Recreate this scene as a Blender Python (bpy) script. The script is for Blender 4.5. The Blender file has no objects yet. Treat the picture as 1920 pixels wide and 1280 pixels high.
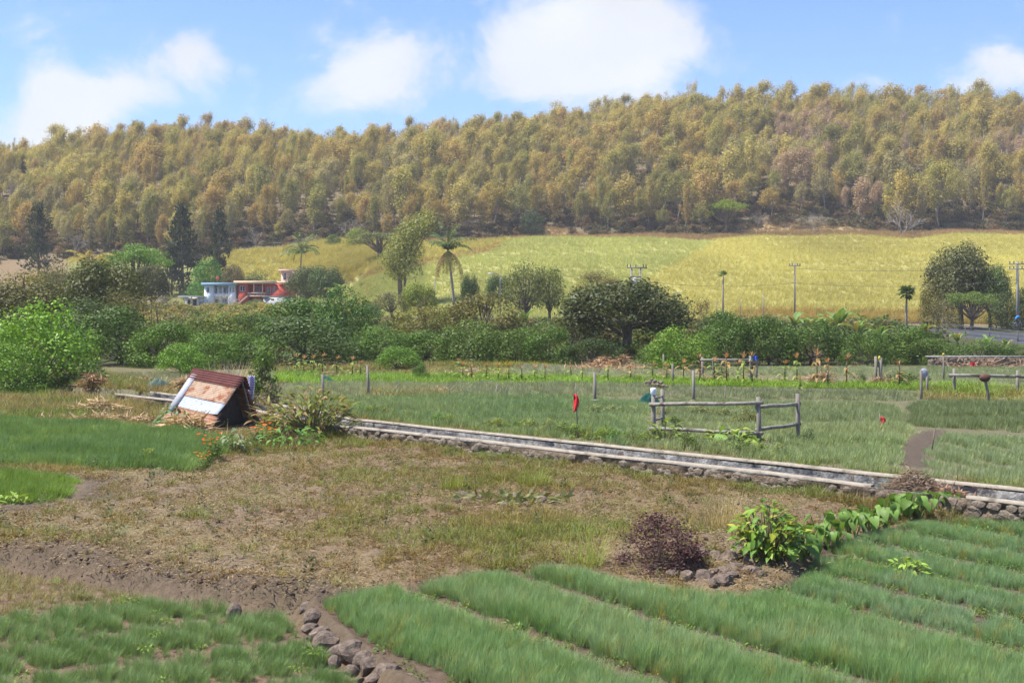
import bpy, math, random
import numpy as np
from mathutils import Vector, Matrix

# ------------------------------------------------------------------ camera, sky, sun, exposure
SC = bpy.context.scene
COL = SC.collection
F, CZ, VH = 2400.0, 4.0, 570.0           # focal length in photo pixels, eye height, horizon row
cam_d = bpy.data.cameras.new('camera'); cam = bpy.data.objects.new('camera', cam_d); COL.objects.link(cam)
cam.location = (0, 0, CZ); cam.rotation_euler = (math.radians(90), 0, 0)
cam_d.sensor_width = 36; cam_d.lens = F / 1920 * 36; cam_d.shift_y = -70 / 1920
cam_d.clip_start = 0.1; cam_d.clip_end = 5000
SC.camera = cam
SUN_AZ, SUN_EL = math.radians(268), math.radians(62)     # clockwise from +Y
sun_dir = Vector((math.sin(SUN_AZ) * math.cos(SUN_EL), math.cos(SUN_AZ) * math.cos(SUN_EL), math.sin(SUN_EL)))
sl = bpy.data.lights.new('sun', 'SUN'); sl.energy = 4.6; sl.angle = math.radians(0.55); sl.color = (1, 0.955, 0.88)
so = bpy.data.objects.new('sun', sl); COL.objects.link(so)
so.rotation_euler = sun_dir.to_track_quat('Z', 'Y').to_euler()
SC.view_settings.view_transform = 'Standard'; SC.view_settings.look = 'None'
SC.view_settings.gamma = 1; SC.view_settings.use_curve_mapping = False
SC.view_settings.exposure = 0.95
SC.cycles.max_bounces = 3; SC.cycles.diffuse_bounces = 2; SC.cycles.glossy_bounces = 2
SC.cycles.transmission_bounces = 3; SC.cycles.transparent_max_bounces = 4
SC.cycles.use_denoising = True
SC.cycles.use_adaptive_sampling = True; SC.cycles.adaptive_threshold = 0.018; SC.cycles.adaptive_min_samples = 12
SC.cycles.sample_clamp_indirect = 4

class NT:
    """small helper for building node trees"""
    def __init__(s, tree): s.t = tree; s.n = tree.nodes; s.l = tree.links; s.n.clear()
    def new(s, typ, **kw):
        o = s.n.new(typ)
        for k, v in kw.items(): setattr(o, k, v)
        return o
    def put(s, sock, v):
        if hasattr(v, 'is_output'): s.l.new(v, sock)
        elif v is not None: sock.default_value = v
    def m(s, op, a, b=None, c=None, clamp=False):
        o = s.new('ShaderNodeMath', operation=op, use_clamp=clamp)
        for i, v in enumerate((a, b, c)):
            if v is not None: s.put(o.inputs[i], v)
        return o.outputs[0]
    def mix(s, fac, a, b, blend='MIX'):
        o = s.new('ShaderNodeMix', data_type='RGBA', blend_type=blend)
        s.put(o.inputs[0], fac); s.put(o.inputs[6], c4(a)); s.put(o.inputs[7], c4(b))
        return o.outputs[2]
    def rng(s, v, a, b, c, d, smooth=False):
        o = s.new('ShaderNodeMapRange', interpolation_type='SMOOTHSTEP' if smooth else 'LINEAR')
        for i, q in enumerate((v, a, b, c, d)): s.put(o.inputs[i], q)
        return o.outputs[0]
    def noise(s, vec, scale, detail=3, rough=0.55, dist=0.0):
        o = s.new('ShaderNodeTexNoise')
        if vec is not None: s.l.new(vec, o.inputs['Vector'])
        o.inputs['Scale'].default_value = scale; o.inputs['Detail'].default_value = detail
        o.inputs['Roughness'].default_value = rough; o.inputs['Distortion'].default_value = dist
        return o.outputs['Fac']
def c4(v):
    return v if hasattr(v, 'is_output') else (tuple(v) + (1,))[:4] if isinstance(v, (tuple, list)) else (v, v, v, 1)

W = bpy.data.worlds.new('World'); SC.world = W; W.use_nodes = True
nt = NT(W.node_tree)
sky = nt.new('ShaderNodeTexSky', sky_type='NISHITA', sun_disc=False, sun_elevation=SUN_EL, sun_rotation=SUN_AZ,
             altitude=50, air_density=1.0, dust_density=0.35, ozone_density=2.2)
tc = nt.new('ShaderNodeTexCoord').outputs['Generated']
sp = nt.new('ShaderNodeSeparateXYZ'); nt.l.new(tc, sp.inputs[0])
ay = nt.m('MAXIMUM', nt.m('ABSOLUTE', sp.outputs[1]), 0.08)
px = nt.m('DIVIDE', sp.outputs[0], ay); pz = nt.m('DIVIDE', sp.outputs[2], ay)
cv = nt.new('ShaderNodeCombineXYZ'); nt.l.new(px, cv.inputs[0]); nt.l.new(nt.m('MULTIPLY', pz, 1.25), cv.inputs[1])
n1 = nt.noise(cv.outputs[0], 12.0, 12, 0.66, 0.35)
n2 = nt.noise(cv.outputs[0], 2.2, 3, 0.5, 0.2)
mask = None
for (u, v, ru, rv, amp) in [(1050, 50, 130, 80, .78), (1190, 35, 120, 85, .68), (1000, 140, 110, 60, .72), (1150, 140, 120, 60, .66),
                            (690, 140, 110, 60, .72), (735, 95, 60, 45, .45), (615, 185, 90, 35, .4),
                            (335, 95, 65, 50, .6), (385, 140, 60, 55, .4), (215, 165, 95, 55, .8), (110, 215, 90, 60, .85), (50, 265, 90, 40, .6), (90, 165, 40, 50, .4),
                            (1880, 130, 120, 45, .7), (1790, 170, 60, 22, .5), (1620, 155, 50, 18, .35), (465, 130, 30, 25, .3),
                            (1400, 60, 160, 60, .08), (560, 215, 60, 20, .2)]:
    dx = nt.m('DIVIDE', nt.m('SUBTRACT', px, (u - 960) / F), ru * 1.15 / F)
    dz = nt.m('DIVIDE', nt.m('SUBTRACT', pz, (VH - v) / F), rv * 1.15 / F)
    r2 = nt.m('ADD', nt.m('MULTIPLY', dx, dx), nt.m('MULTIPLY', dz, dz))
    g = nt.m('MULTIPLY', nt.m('EXPONENT', nt.m('MULTIPLY', r2, -1.0)), amp)
    mask = g if mask is None else nt.m('ADD', mask, g)
# beyond the frame the same scattered fair-weather clouds go on
away = nt.m('MAXIMUM', nt.rng(nt.m('ABSOLUTE', px), 0.44, 0.6, 0, 1), nt.rng(pz, 0.26, 0.4, 0, 1))
mask = nt.m('ADD', mask, nt.m('MULTIPLY', away, nt.rng(n2, 0.5, 0.68, 0, 0.8, True)))
dens = nt.m('ADD', mask, nt.m('MULTIPLY', nt.m('SUBTRACT', n1, 0.5), 2.4))
cl = nt.rng(dens, 0.16, 0.95, 0.0, 0.88, True)
shade = nt.rng(nt.noise(cv.outputs[0], 5.0, 4, 0.5, 0.0), 0.35, 0.7, 6.2, 7.4)
cc = nt.mix(1.0, nt.new('ShaderNodeCombineXYZ').outputs[0], (0.97, 0.985, 1.0))
sc_ = nt.new('ShaderNodeVectorMath', operation='SCALE'); nt.l.new(cc, sc_.inputs[0]); nt.l.new(shade, sc_.inputs['Scale'])
tint = nt.mix(1.0, sky.outputs[0], (1.0, 1.13, 1.46), 'MULTIPLY')
mx = nt.mix(cl, tint, sc_.outputs[0])
bg = nt.new('ShaderNodeBackground'); nt.l.new(mx, bg.inputs[0]); bg.inputs[1].default_value = 0.075
W.cycles.sampling_method = 'MANUAL'; W.cycles.sample_map_resolution = 256
wo = nt.new('ShaderNodeOutputWorld'); nt.l.new(bg.outputs[0], wo.inputs[0])

# ------------------------------------------------------------------ helpers
rng = np.random.default_rng(11); R = random.Random(5)
def at(u, v, Y): return ((u - 960) / F * Y, Y, CZ - (v - VH) / F * Y)
def G(u, v, z=0.0):
    Y = (CZ - z) * F / (v - VH); return ((u - 960) / F * Y, Y, z)
def GP(pts, z=0.0): return np.array([G(u, v, z)[:2] for u, v in pts])

def hash2(ix, iy, s):
    h = (ix.astype(np.int64) * 374761393 + iy.astype(np.int64) * 668265263 + s * 974634077) & 0xffffffff
    h = ((h ^ (h >> 13)) * 1274126177) & 0xffffffff
    return ((h ^ (h >> 16)) & 0xffff) / 65535.0
def vnoise(x, y, s=0):
    ix = np.floor(x); iy = np.floor(y); fx = x - ix; fy = y - iy
    fx = fx * fx * (3 - 2 * fx); fy = fy * fy * (3 - 2 * fy)
    a = hash2(ix, iy, s); b = hash2(ix + 1, iy, s); c = hash2(ix, iy + 1, s); d = hash2(ix + 1, iy + 1, s)
    return (a * (1 - fx) + b * fx) * (1 - fy) + (c * (1 - fx) + d * fx) * fy - 0.5
def fbm(x, y, sc, oct=4, s=0):
    x = np.asarray(x, float) / sc; y = np.asarray(y, float) / sc; r = 0; a = 1.0; t = 0
    for i in range(oct):
        r = r + a * vnoise(x, y, s + i * 17); t += a; a *= 0.5; x = x * 2.03 + 5.1; y = y * 2.03 + 9.7
    return r / t * 2
def sstep(t): t = np.clip(t, 0, 1); return t * t * (3 - 2 * t)
def poly_sd(x, y, P):
    """signed distance to a polygon, negative inside"""
    x = np.asarray(x, float); y = np.asarray(y, float)
    d = np.full(x.shape, 1e9); ins = np.zeros(x.shape, bool); n = len(P)
    for i in range(n):
        ax, ay_ = P[i]; bx, by = P[(i + 1) % n]
        ex, ey = bx - ax, by - ay_
        t = np.clip(((x - ax) * ex + (y - ay_) * ey) / (ex * ex + ey * ey + 1e-12), 0, 1)
        d = np.minimum(d, (x - ax - t * ex) ** 2 + (y - ay_ - t * ey) ** 2)
        c = (ay_ > y) != (by > y)
        with np.errstate(divide='ignore', invalid='ignore'):
            ins ^= c & (x < ex * (y - ay_) / (ey if abs(ey) > 1e-12 else 1e-12) + ax)
    d = np.sqrt(d); return np.where(ins, -d, d)

def mk(name, V, Fc, mat=None, smooth=False, attrs=None, vmats=None):
    """one mesh from numpy arrays; Fc is one face array or a list of them"""
    me = bpy.data.meshes.new(name)
    V = np.asarray(V, np.float32).reshape(-1, 3)
    fl = Fc if isinstance(Fc, list) else [Fc]
    fl = [np.asarray(f, np.int32) for f in fl if len(f)]
    nl = sum(f.size for f in fl); nf = sum(len(f) for f in fl)
    me.vertices.add(len(V)); me.vertices.foreach_set('co', V.ravel())
    me.loops.add(nl); me.loops.foreach_set('vertex_index', np.concatenate([f.ravel() for f in fl]))
    me.polygons.add(nf)
    tot = np.concatenate([np.full(len(f), f.shape[1], np.int32) for f in fl])
    st = np.concatenate([[0], np.cumsum(tot)[:-1]]).astype(np.int32)
    me.polygons.foreach_set('loop_start', st); me.polygons.foreach_set('loop_total', tot)
    if smooth: me.polygons.foreach_set('use_smooth', np.ones(nf, bool))
    for k, a in (attrs or {}).items():
        a = np.asarray(a, np.float32)
        if a.ndim == 1: at_ = me.attributes.new(k, 'FLOAT', 'POINT'); at_.data.foreach_set('value', a)
        elif a.shape[1] == 4: at_ = me.attributes.new(k, 'FLOAT_COLOR', 'POINT'); at_.data.foreach_set('color', a.ravel())
        else: at_ = me.attributes.new(k, 'FLOAT_VECTOR', 'POINT'); at_.data.foreach_set('vector', a.ravel())
    me.update(calc_edges=True); me.validate()
    for m in ([mat] if mat is not None and not isinstance(mat, list) else (mat or [])): me.materials.append(m)
    if vmats is not None: me.polygons.foreach_set('material_index', np.asarray(vmats, np.int32))
    return me

def ob(name, me, parent=None, loc=None, rot=None, scale=None, color=None):
    o = bpy.data.objects.new(name, me); COL.objects.link(o)
    if parent is not None: o.parent = parent
    if loc is not None: o.location = loc
    if rot is not None: o.rotation_euler = rot
    if scale is not None: o.scale = scale if hasattr(scale, '__len__') else (scale,) * 3
    if color is not None: o.color = tuple(color) + (1,)
    return o
def tag(o, label, cat, group=None, kind=None):
    o['label'] = label; o['category'] = cat
    if group: o['group'] = group
    if kind: o['kind'] = kind
    return o
def thing(name, label, cat, loc=(0, 0, 0), rot=None, scale=None, group=None):
    return tag(ob(name, None, None, loc, rot, scale), label, cat, group)

class MB:
    """collects boxes, tubes and patches into one mesh"""
    def __init__(s): s.V = []; s.Q = []; s.T = []; s.n = 0
    def add(s, V, Q=(), T=()):
        V = np.asarray(V, float).reshape(-1, 3)
        if len(Q): s.Q.append(np.asarray(Q) + s.n)
        if len(T): s.T.append(np.asarray(T) + s.n)
        s.V.append(V); s.n += len(V); return s
    def box(s, a, b):
        (x0, y0, z0), (x1, y1, z1) = a, b
        V = [(x0, y0, z0), (x1, y0, z0), (x1, y1, z0), (x0, y1, z0), (x0, y0, z1), (x1, y0, z1), (x1, y1, z1), (x0, y1, z1)]
        return s.add(V, [(0, 3, 2, 1), (4, 5, 6, 7), (0, 1, 5, 4), (1, 2, 6, 5), (2, 3, 7, 6), (3, 0, 4, 7)])
    def tube(s, P, r, k=6, cap=True):
        P = np.asarray(P, float); n = len(P); r = np.broadcast_to(np.asarray(r, float), (n,))
        T = np.gradient(P, axis=0); T /= np.linalg.norm(T, axis=1)[:, None] + 1e-9
        ref = np.array([0, 0, 1.0]) if abs(T[:, 2]).mean() < 0.8 else np.array([1.0, 0, 0])
        A = np.cross(T, ref); A /= np.linalg.norm(A, axis=1)[:, None] + 1e-9; B = np.cross(T, A)
        a = np.arange(k) / k * 2 * math.pi
        V = P[:, None] + r[:, None, None] * (np.cos(a)[None, :, None] * A[:, None] + np.sin(a)[None, :, None] * B[:, None])
        i = np.arange(n - 1)[:, None] * k; j = np.arange(k)[None]; j2 = (j + 1) % k
        Q = np.stack([i + j, i + j2, i + k + j2, i + k + j], -1).reshape(-1, 4)
        V = V.reshape(-1, 3); T_ = []
        if cap:
            V = np.vstack([V, P[:1], P[-1:]]); c0, c1 = n * k, n * k + 1
            T_ = [(c0, (q + 1) % k, q) for q in range(k)] + [(c1, (n - 1) * k + q, (n - 1) * k + (q + 1) % k) for q in range(k)]
        return s.add(V, Q, T_)
    def grid(s, X):
        a, b = X.shape[:2]; i = np.arange(a - 1)[:, None] * b; j = np.arange(b - 1)[None]
        return s.add(X.reshape(-1, 3), np.stack([i + j, i + j + 1, i + b + j + 1, i + b + j], -1).reshape(-1, 4))
    def mesh(s, name, mat=None, smooth=False, attrs=None):
        fl = ([np.vstack(s.Q)] if s.Q else []) + ([np.vstack(s.T)] if s.T else [])
        return mk(name, np.vstack(s.V), fl, mat, smooth, attrs)
    def obj(s, name, mat=None, parent=None, smooth=False, color=None): return ob(name, s.mesh(name, mat, smooth), parent, color=color)

# ------------------------------------------------------------------ materials
def new_mat(name):
    m = bpy.data.materials.new(name); m.use_nodes = True; return m, NT(m.node_tree)
def finish(nt, sh):
    o = nt.new('ShaderNodeOutputMaterial'); nt.l.new(sh, o.inputs[0])
def bsdf(nt, col, rough=0.8, spec=0.2, bump=None, bstr=0.4, bdist=0.02, metal=0.0):
    b = nt.new('ShaderNodeBsdfPrincipled'); nt.put(b.inputs['Base Color'], c4(col) if not hasattr(col, 'is_output') else col)
    nt.put(b.inputs['Roughness'], rough); nt.put(b.inputs['Specular IOR Level'], spec); nt.put(b.inputs['Metallic'], metal)
    if bump is not None:
        bp = nt.new('ShaderNodeBump'); bp.inputs['Strength'].default_value = bstr; bp.inputs['Distance'].default_value = bdist
        nt.l.new(bump, bp.inputs['Height']); nt.l.new(bp.outputs[0], b.inputs['Normal'])
    return b.outputs[0]
def mat_leaf(name, src, trans=0.35, var=(0.55, 1.45), spec=0.25, rough=0.55, hue=(1.12, 1.0, 0.75)):
    """src: 'object' = object colour, 'instancer' = tint of the scattered point"""
    m, nt = new_mat(name)
    if src == 'object': col = nt.new('ShaderNodeObjectInfo').outputs['Color']
    else:
        a = nt.new('ShaderNodeAttribute', attribute_type='INSTANCER', attribute_name='tint'); col = a.outputs['Color']
    lv = nt.new('ShaderNodeAttribute', attribute_type='GEOMETRY', attribute_name='lv').outputs['Fac']
    br = nt.rng(lv, 0, 1, var[0], var[1])
    col = nt.mix(nt.rng(nt.m('FRACT', nt.m('MULTIPLY', lv, 7.13)), 0.4, 1, 0, 1), col, nt.mix(1.0, col, hue, 'MULTIPLY'))
    v = nt.new('ShaderNodeVectorMath', operation='SCALE'); nt.l.new(col, v.inputs[0]); nt.l.new(br, v.inputs['Scale'])
    d = bsdf(nt, v.outputs[0], rough, spec)
    t = nt.new('ShaderNodeBsdfTranslucent')
    tcol = nt.mix(1.0, v.outputs[0], (1.15, 1.1, 0.6), 'MULTIPLY'); nt.l.new(tcol, t.inputs[0])
    x = nt.new('ShaderNodeMixShader'); x.inputs[0].default_value = trans
    nt.l.new(d, x.inputs[1]); nt.l.new(t.outputs[0], x.inputs[2]); finish(nt, x.outputs[0]); return m
M_LEAF = mat_leaf('leaf', 'object'); M_LEAFI = mat_leaf('leaf_scattered', 'instancer')
M_GLOSS = mat_leaf('glossy_leaf', 'object', 0.3, (0.75, 1.25), 0.22, 0.5)
M_BUSH = mat_leaf('bush_leaf', 'object', 0.2, (0.6, 1.4), 0.25, 0.5)
M_CHIVE = mat_leaf('chive_blade', 'instancer', 0.35, (0.75, 1.25), 0.08, 0.6, (1.1, 1.0, 0.8))
M_WOODLEAF = mat_leaf('wood_leaf', 'object', 0.4, (0.82, 1.18), 0.05, 0.8, (1.05, 1.0, 0.85)); M_WOODLEAFI = mat_leaf('wood_leaf_scattered', 'instancer', 0.4, (0.82, 1.18), 0.05, 0.8, (1.05, 1.0, 0.85))
def mat_noise(name, c1, c2, scale, rough=0.85, spec=0.15, bs=0.4, bd=0.02, det=5, coord='Object', c3=None, s3=1.0, t3=(0.55, 0.7), metal=0.0, stretch=None):
    m, nt = new_mat(name)
    co = nt.new('ShaderNodeTexCoord').outputs[coord]
    if stretch:
        mp = nt.new('ShaderNodeMapping'); mp.inputs['Scale'].default_value = stretch; nt.l.new(co, mp.inputs[0]); co = mp.outputs[0]
    n = nt.noise(co, scale, det, 0.6, 0.2)
    col = nt.mix(nt.rng(n, 0.3, 0.7, 0, 1), c1, c2)
    if c3: col = nt.mix(nt.rng(nt.noise(co, s3, 4, 0.6, 0.4), t3[0], t3[1], 0, 1, True), col, c3)
    finish(nt, bsdf(nt, col, rough, spec, nt.noise(co, scale * 2.5, 4, 0.6), bs, bd, metal)); return m
def mat_obj(name, rough=0.7, spec=0.2, var=0.25, scale=6.0):
    m, nt = new_mat(name); col = nt.new('ShaderNodeObjectInfo').outputs['Color']
    n = nt.noise(nt.new('ShaderNodeTexCoord').outputs['Object'], scale, 4, 0.6)
    v = nt.new('ShaderNodeVectorMath', operation='SCALE'); nt.l.new(col, v.inputs[0]); nt.l.new(nt.rng(n, 0.25, 0.75, 1 - var, 1 + var), v.inputs['Scale'])
    finish(nt, bsdf(nt, v.outputs[0], rough, spec, n, 0.25, 0.01)); return m
M_OBJ = mat_obj('painted_surface'); M_FAB = mat_obj('cloth', 0.95, 0.05, 0.15, 12)
M_BARK = mat_noise('bark', (.10, .075, .055), (.22, .18, .14), 9, 0.95, 0.05, 0.6, 0.03)
M_BARKP = mat_noise('pale_bark', (.22, .18, .15), (.36, .31, .27), 7, 0.95, 0.05, 0.5, 0.03)
M_WOOD = mat_noise('weathered_wood', (.17, .15, .13), (.27, .245, .215), 14, 0.9, 0.1, 0.5, 0.01, stretch=(1, 1, 0.12), c3=(.13, .10, .08), s3=5, t3=(.55, .75))
M_WOODR = mat_noise('weathered_rail', (.18, .16, .14), (.31, .285, .25), 10, 0.9, 0.1, 0.5, 0.01, c3=(.10, .08, .065), s3=2.2, t3=(.52, .62))
M_STONE = mat_noise('basalt', (.075, .058, .047), (.21, .16, .125), 5, 0.9, 0.15, 0.7, 0.04, c3=(.27, .20, .145), s3=2.2, t3=(.5, .72))
M_STONEW = mat_noise('rubble_stone', (.12, .10, .08), (.30, .245, .19), 5, 0.95, 0.1, 0.8, 0.04, c3=(.20, .135, .085), s3=2.4, t3=(.5, .7))
M_CONC = mat_noise('concrete', (.27, .23, .18), (.38, .33, .265), 7, 0.9, 0.15, 0.5, 0.02, c3=(.15, .13, .10), s3=2.2, t3=(.5, .72))
M_PLAST = mat_noise('rough_mortar', (.13, .12, .11), (.38, .37, .35), 6, 0.95, 0.1, 0.9, 0.05, c3=(.10, .07, .05), s3=3, t3=(.55, .7))
M_SOILW = mat_noise('soil_mortar', (.12, .088, .062), (.25, .19, .135), 6, 0.98, 0.05, 0.9, 0.05, c3=(.30, .25, .19), s3=2.5, t3=(.58, .75))
M_STRAW = mat_leaf('straw', 'object', 0.15, (0.55, 1.3), 0.15, 0.7, (1, .95, .9))
M_WHITE = mat_noise('white_wall', (.55, .57, .6), (.62, .64, .68), 1.2, 0.85, 0.1, 0.1, 0.01)
M_GLASS = mat_noise('dark_glass', (.03, .04, .06), (.05, .06, .08), 1, 0.15, 0.5, 0, 0)
M_ROAD = mat_noise('asphalt', (.045, .047, .055), (.075, .078, .09), 3, 0.9, 0.15, 0.3, 0.01)
M_METAL = mat_noise('dark_metal', (.05, .05, .055), (.10, .10, .11), 4, 0.6, 0.3, 0.1, 0.01)
M_POLE = mat_noise('pole_wood', (.20, .185, .175), (.28, .265, .25), 3, 0.9, 0.1, 0.2, 0.01)

# ------------------------------------------------------------------ the lie of the land
CN0 = np.array([-5.4, 41.6]); CN1 = np.array([10.2, 25.6]); CD = (CN1 - CN0) / np.linalg.norm(CN1 - CN0)
CNRM = np.array([CD[1], -CD[0]])                     # points to the near, left side
CW = 1.75                                            # clear width of the water channel
def canal_bend(t): q_ = np.clip((-1 - np.asarray(t, float)) / 9, 0, 1); return 1.7 * q_ * q_ * (3 - 2 * q_)
def canal_sd(x, y): return (x - CN0[0]) * CNRM[0] + (y - CN0[1]) * CNRM[1] + canal_bend((x - CN0[0]) * CD[0] + (y - CN0[1]) * CD[1])
LOW = np.array([G(u, v, -.72)[:2] for u, v in [(-500, 1040), (0, 1072), (180, 1100), (340, 1132), (545, 1152), (600, 1205), (700, 1290), (850, 1500)]] + [(-3, 6), (-14, 6), (-16, 20)])
BED = np.array([G(u, v, -.5)[:2] for u, v in [(603, 1140), (745, 1113), (930, 1082), (1090, 1078), (1235, 1116), (1385, 1132), (1490, 1100), (1555, 1030), (1690, 990), (1850, 975), (2100, 955)]] + [(16, 24), (16, 8), (1.8, 8), (-.75, 14.5)])
UC = [-400, 0, 130, 270, 380, 550, 640, 780, 1000, 1200, 1450, 1650, 1800, 1920, 2400]
VC = [345, 324, 307, 287, 286, 312, 316, 298, 274, 248, 233, 228, 233, 252, 285]
UE = [-400, 100, 300, 450, 600, 800, 900, 1000, 1200, 1500, 1920, 2400]
VE = [498, 488, 493, 478, 466, 452, 447, 441, 439, 439, 443, 446]
YE_U = [0, 300, 450, 700, 1000, 1400]; YE_Y = [305, 312, 322, 330, 342, 345]
YCREST = 520.0
def uof(x, y): return 960 + F * x / np.maximum(y, 60.0)
def edge_Y(u): return np.interp(u, YE_U, YE_Y) + 5 * np.sin(np.asarray(u) / 73.0) + 3 * np.sin(np.asarray(u) / 31.0)
HP = np.array([(-72, 252), (-40, 252), (-38, 275), (-72, 275)])
def H(x, y, fine=True):
    x = np.asarray(x, float); y = np.asarray(y, float)
    u = uof(x, y); ye = np.interp(u, YE_U, YE_Y); ze = CZ + (VH - np.interp(u, UE, VE)) / F * ye
    zc = CZ + (VH - np.interp(u, UC, VC)) / F * YCREST
    z175 = CZ - (np.interp(u, [0, 700, 1200, 1920], [592, 595, 599, 603]) - VH) / F * 175
    yk = np.interp(u, [0, 560, 720, 900], [266, 272, 215, 176]); zk = np.interp(u, [0, 560, 720, 900], [3.2, 3.4, 4.0, z175.mean()]); zk = np.where(u > 900, z175, zk)
    z = np.zeros_like(x)
    z = z + 0.3 * np.clip((y - 90) / 22, 0, 1) + 0.7 * np.clip((y - 112) / 28, 0, 1)
    z = z + (z175 - 1.0) * np.clip((y - 150) / 25, 0, 1)
    z = z + (zk - z175) * np.clip((y - 175) / (yk - 174.9), 0, 1)
    t = np.clip((y - yk) / (ye - yk), 0, 1); z = z + (ze - zk) * (t * .75 + .25 * sstep(t))
    t = np.clip((y - ye) / (YCREST - ye), 0, 1.0); z = z + (zc - ze) * (t + .12 * np.sin(t * math.pi))
    z = z - 26 * sstep((y - YCREST) / 120) - 40 * np.clip((y - 600) / 300, 0, 2)
    if fine:
        z = z + np.where(y > 180, 1, 0) * fbm(x, y, 60, 3, 3) * 1.6 * np.clip((y - 180) / 60, 0, 1)
        z = z + np.where(y > 300, 1, 0) * fbm(x, y, 90, 3, 8) * 3.0 * np.clip((y - 300) / 80, 0, 1)
    d = poly_sd(x, y, HP); z = z + (3.1 - z) * (1 - sstep(d / 10))
    # near side of the channel
    s = canal_sd(x, y); near = sstep((s + CW * .6) / 0.1)
    plot = -0.4 + (0.14 + .12 * fbm(x, y, 1.1, 3, 23)) * np.exp(-np.maximum(s, 0) / 0.6)
    if fine: plot = plot + fbm(x, y, 1.6, 4, 21) * 0.13 + fbm(x, y, 0.35, 3, 31) * 0.07
    z = np.where(y < 75, z * (1 - near) + plot * near, z)
    ch = (s < -0.12) & (s > -CW - 0.05) & (y < 75); z = np.where(ch, -0.85, z)
    d = poly_sd(x, y, LOW); k = 1 - sstep((d + 0.1) / 0.38 + fbm(x, y, .5, 3, 43) * .5)
    lowz = -0.72 + (fbm(x, y, 0.5, 3, 41) * 0.05 if fine else 0)
    z = z * (1 - k) + lowz * k
    z = z + 0.10 * np.exp(-((d - 0.6) / 0.35) ** 2) * np.where(s > 1, 1, 0)          # earth thrown up along the bank
    z = z + 0.25 * np.exp(-((x - 4.0) / 2.2) ** 2 - ((y - 23.2) / .8) ** 2)
    d = poly_sd(x, y, BED); k = 1 - sstep((d + 0.05) / 0.3); rc = x * 0.83 + y * 0.56
    z = z * (1 - k) + (-0.5 + (fbm(x, y, 0.4, 3, 51) * 0.04 if fine else 0)) * k
    return z
def Hs(x, y): return float(H(np.array([x]), np.array([y]))[0])
def hill(u, v, Y0=100.0):
    """point of the ground seen at photo position u, v, searching from Y0 on"""
    Y = np.linspace(Y0, 560, 1200); x = (u - 960) / F * Y; z = H(x, Y); vv = VH - (z - CZ) / Y * F
    i = int(np.argmax(vv <= v)) if (vv <= v).any() else len(Y) - 1
    return (x[i], Y[i], z[i])

# chive rows of the right-hand field: furrows run along (.56,-.83)
ROWS = [(7.92, 9.54), (10.06, 11.46), (11.98, 14.16), (14.72, 15.68), (16.2, 17.14), (17.66, 18.62), (19.14, 20.06), (20.56, 21.46), (21.96, 23.2)]
LMID = GP([(-200, 785), (0, 789), (200, 800), (330, 812), (440, 826), (425, 850), (345, 885), (200, 880), (0, 868), (-200, 860)], -.4)
LSML = GP([(-200, 884), (0, 890), (90, 896), (150, 906), (120, 932), (30, 948), (-200, 960)], -.4)

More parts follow.
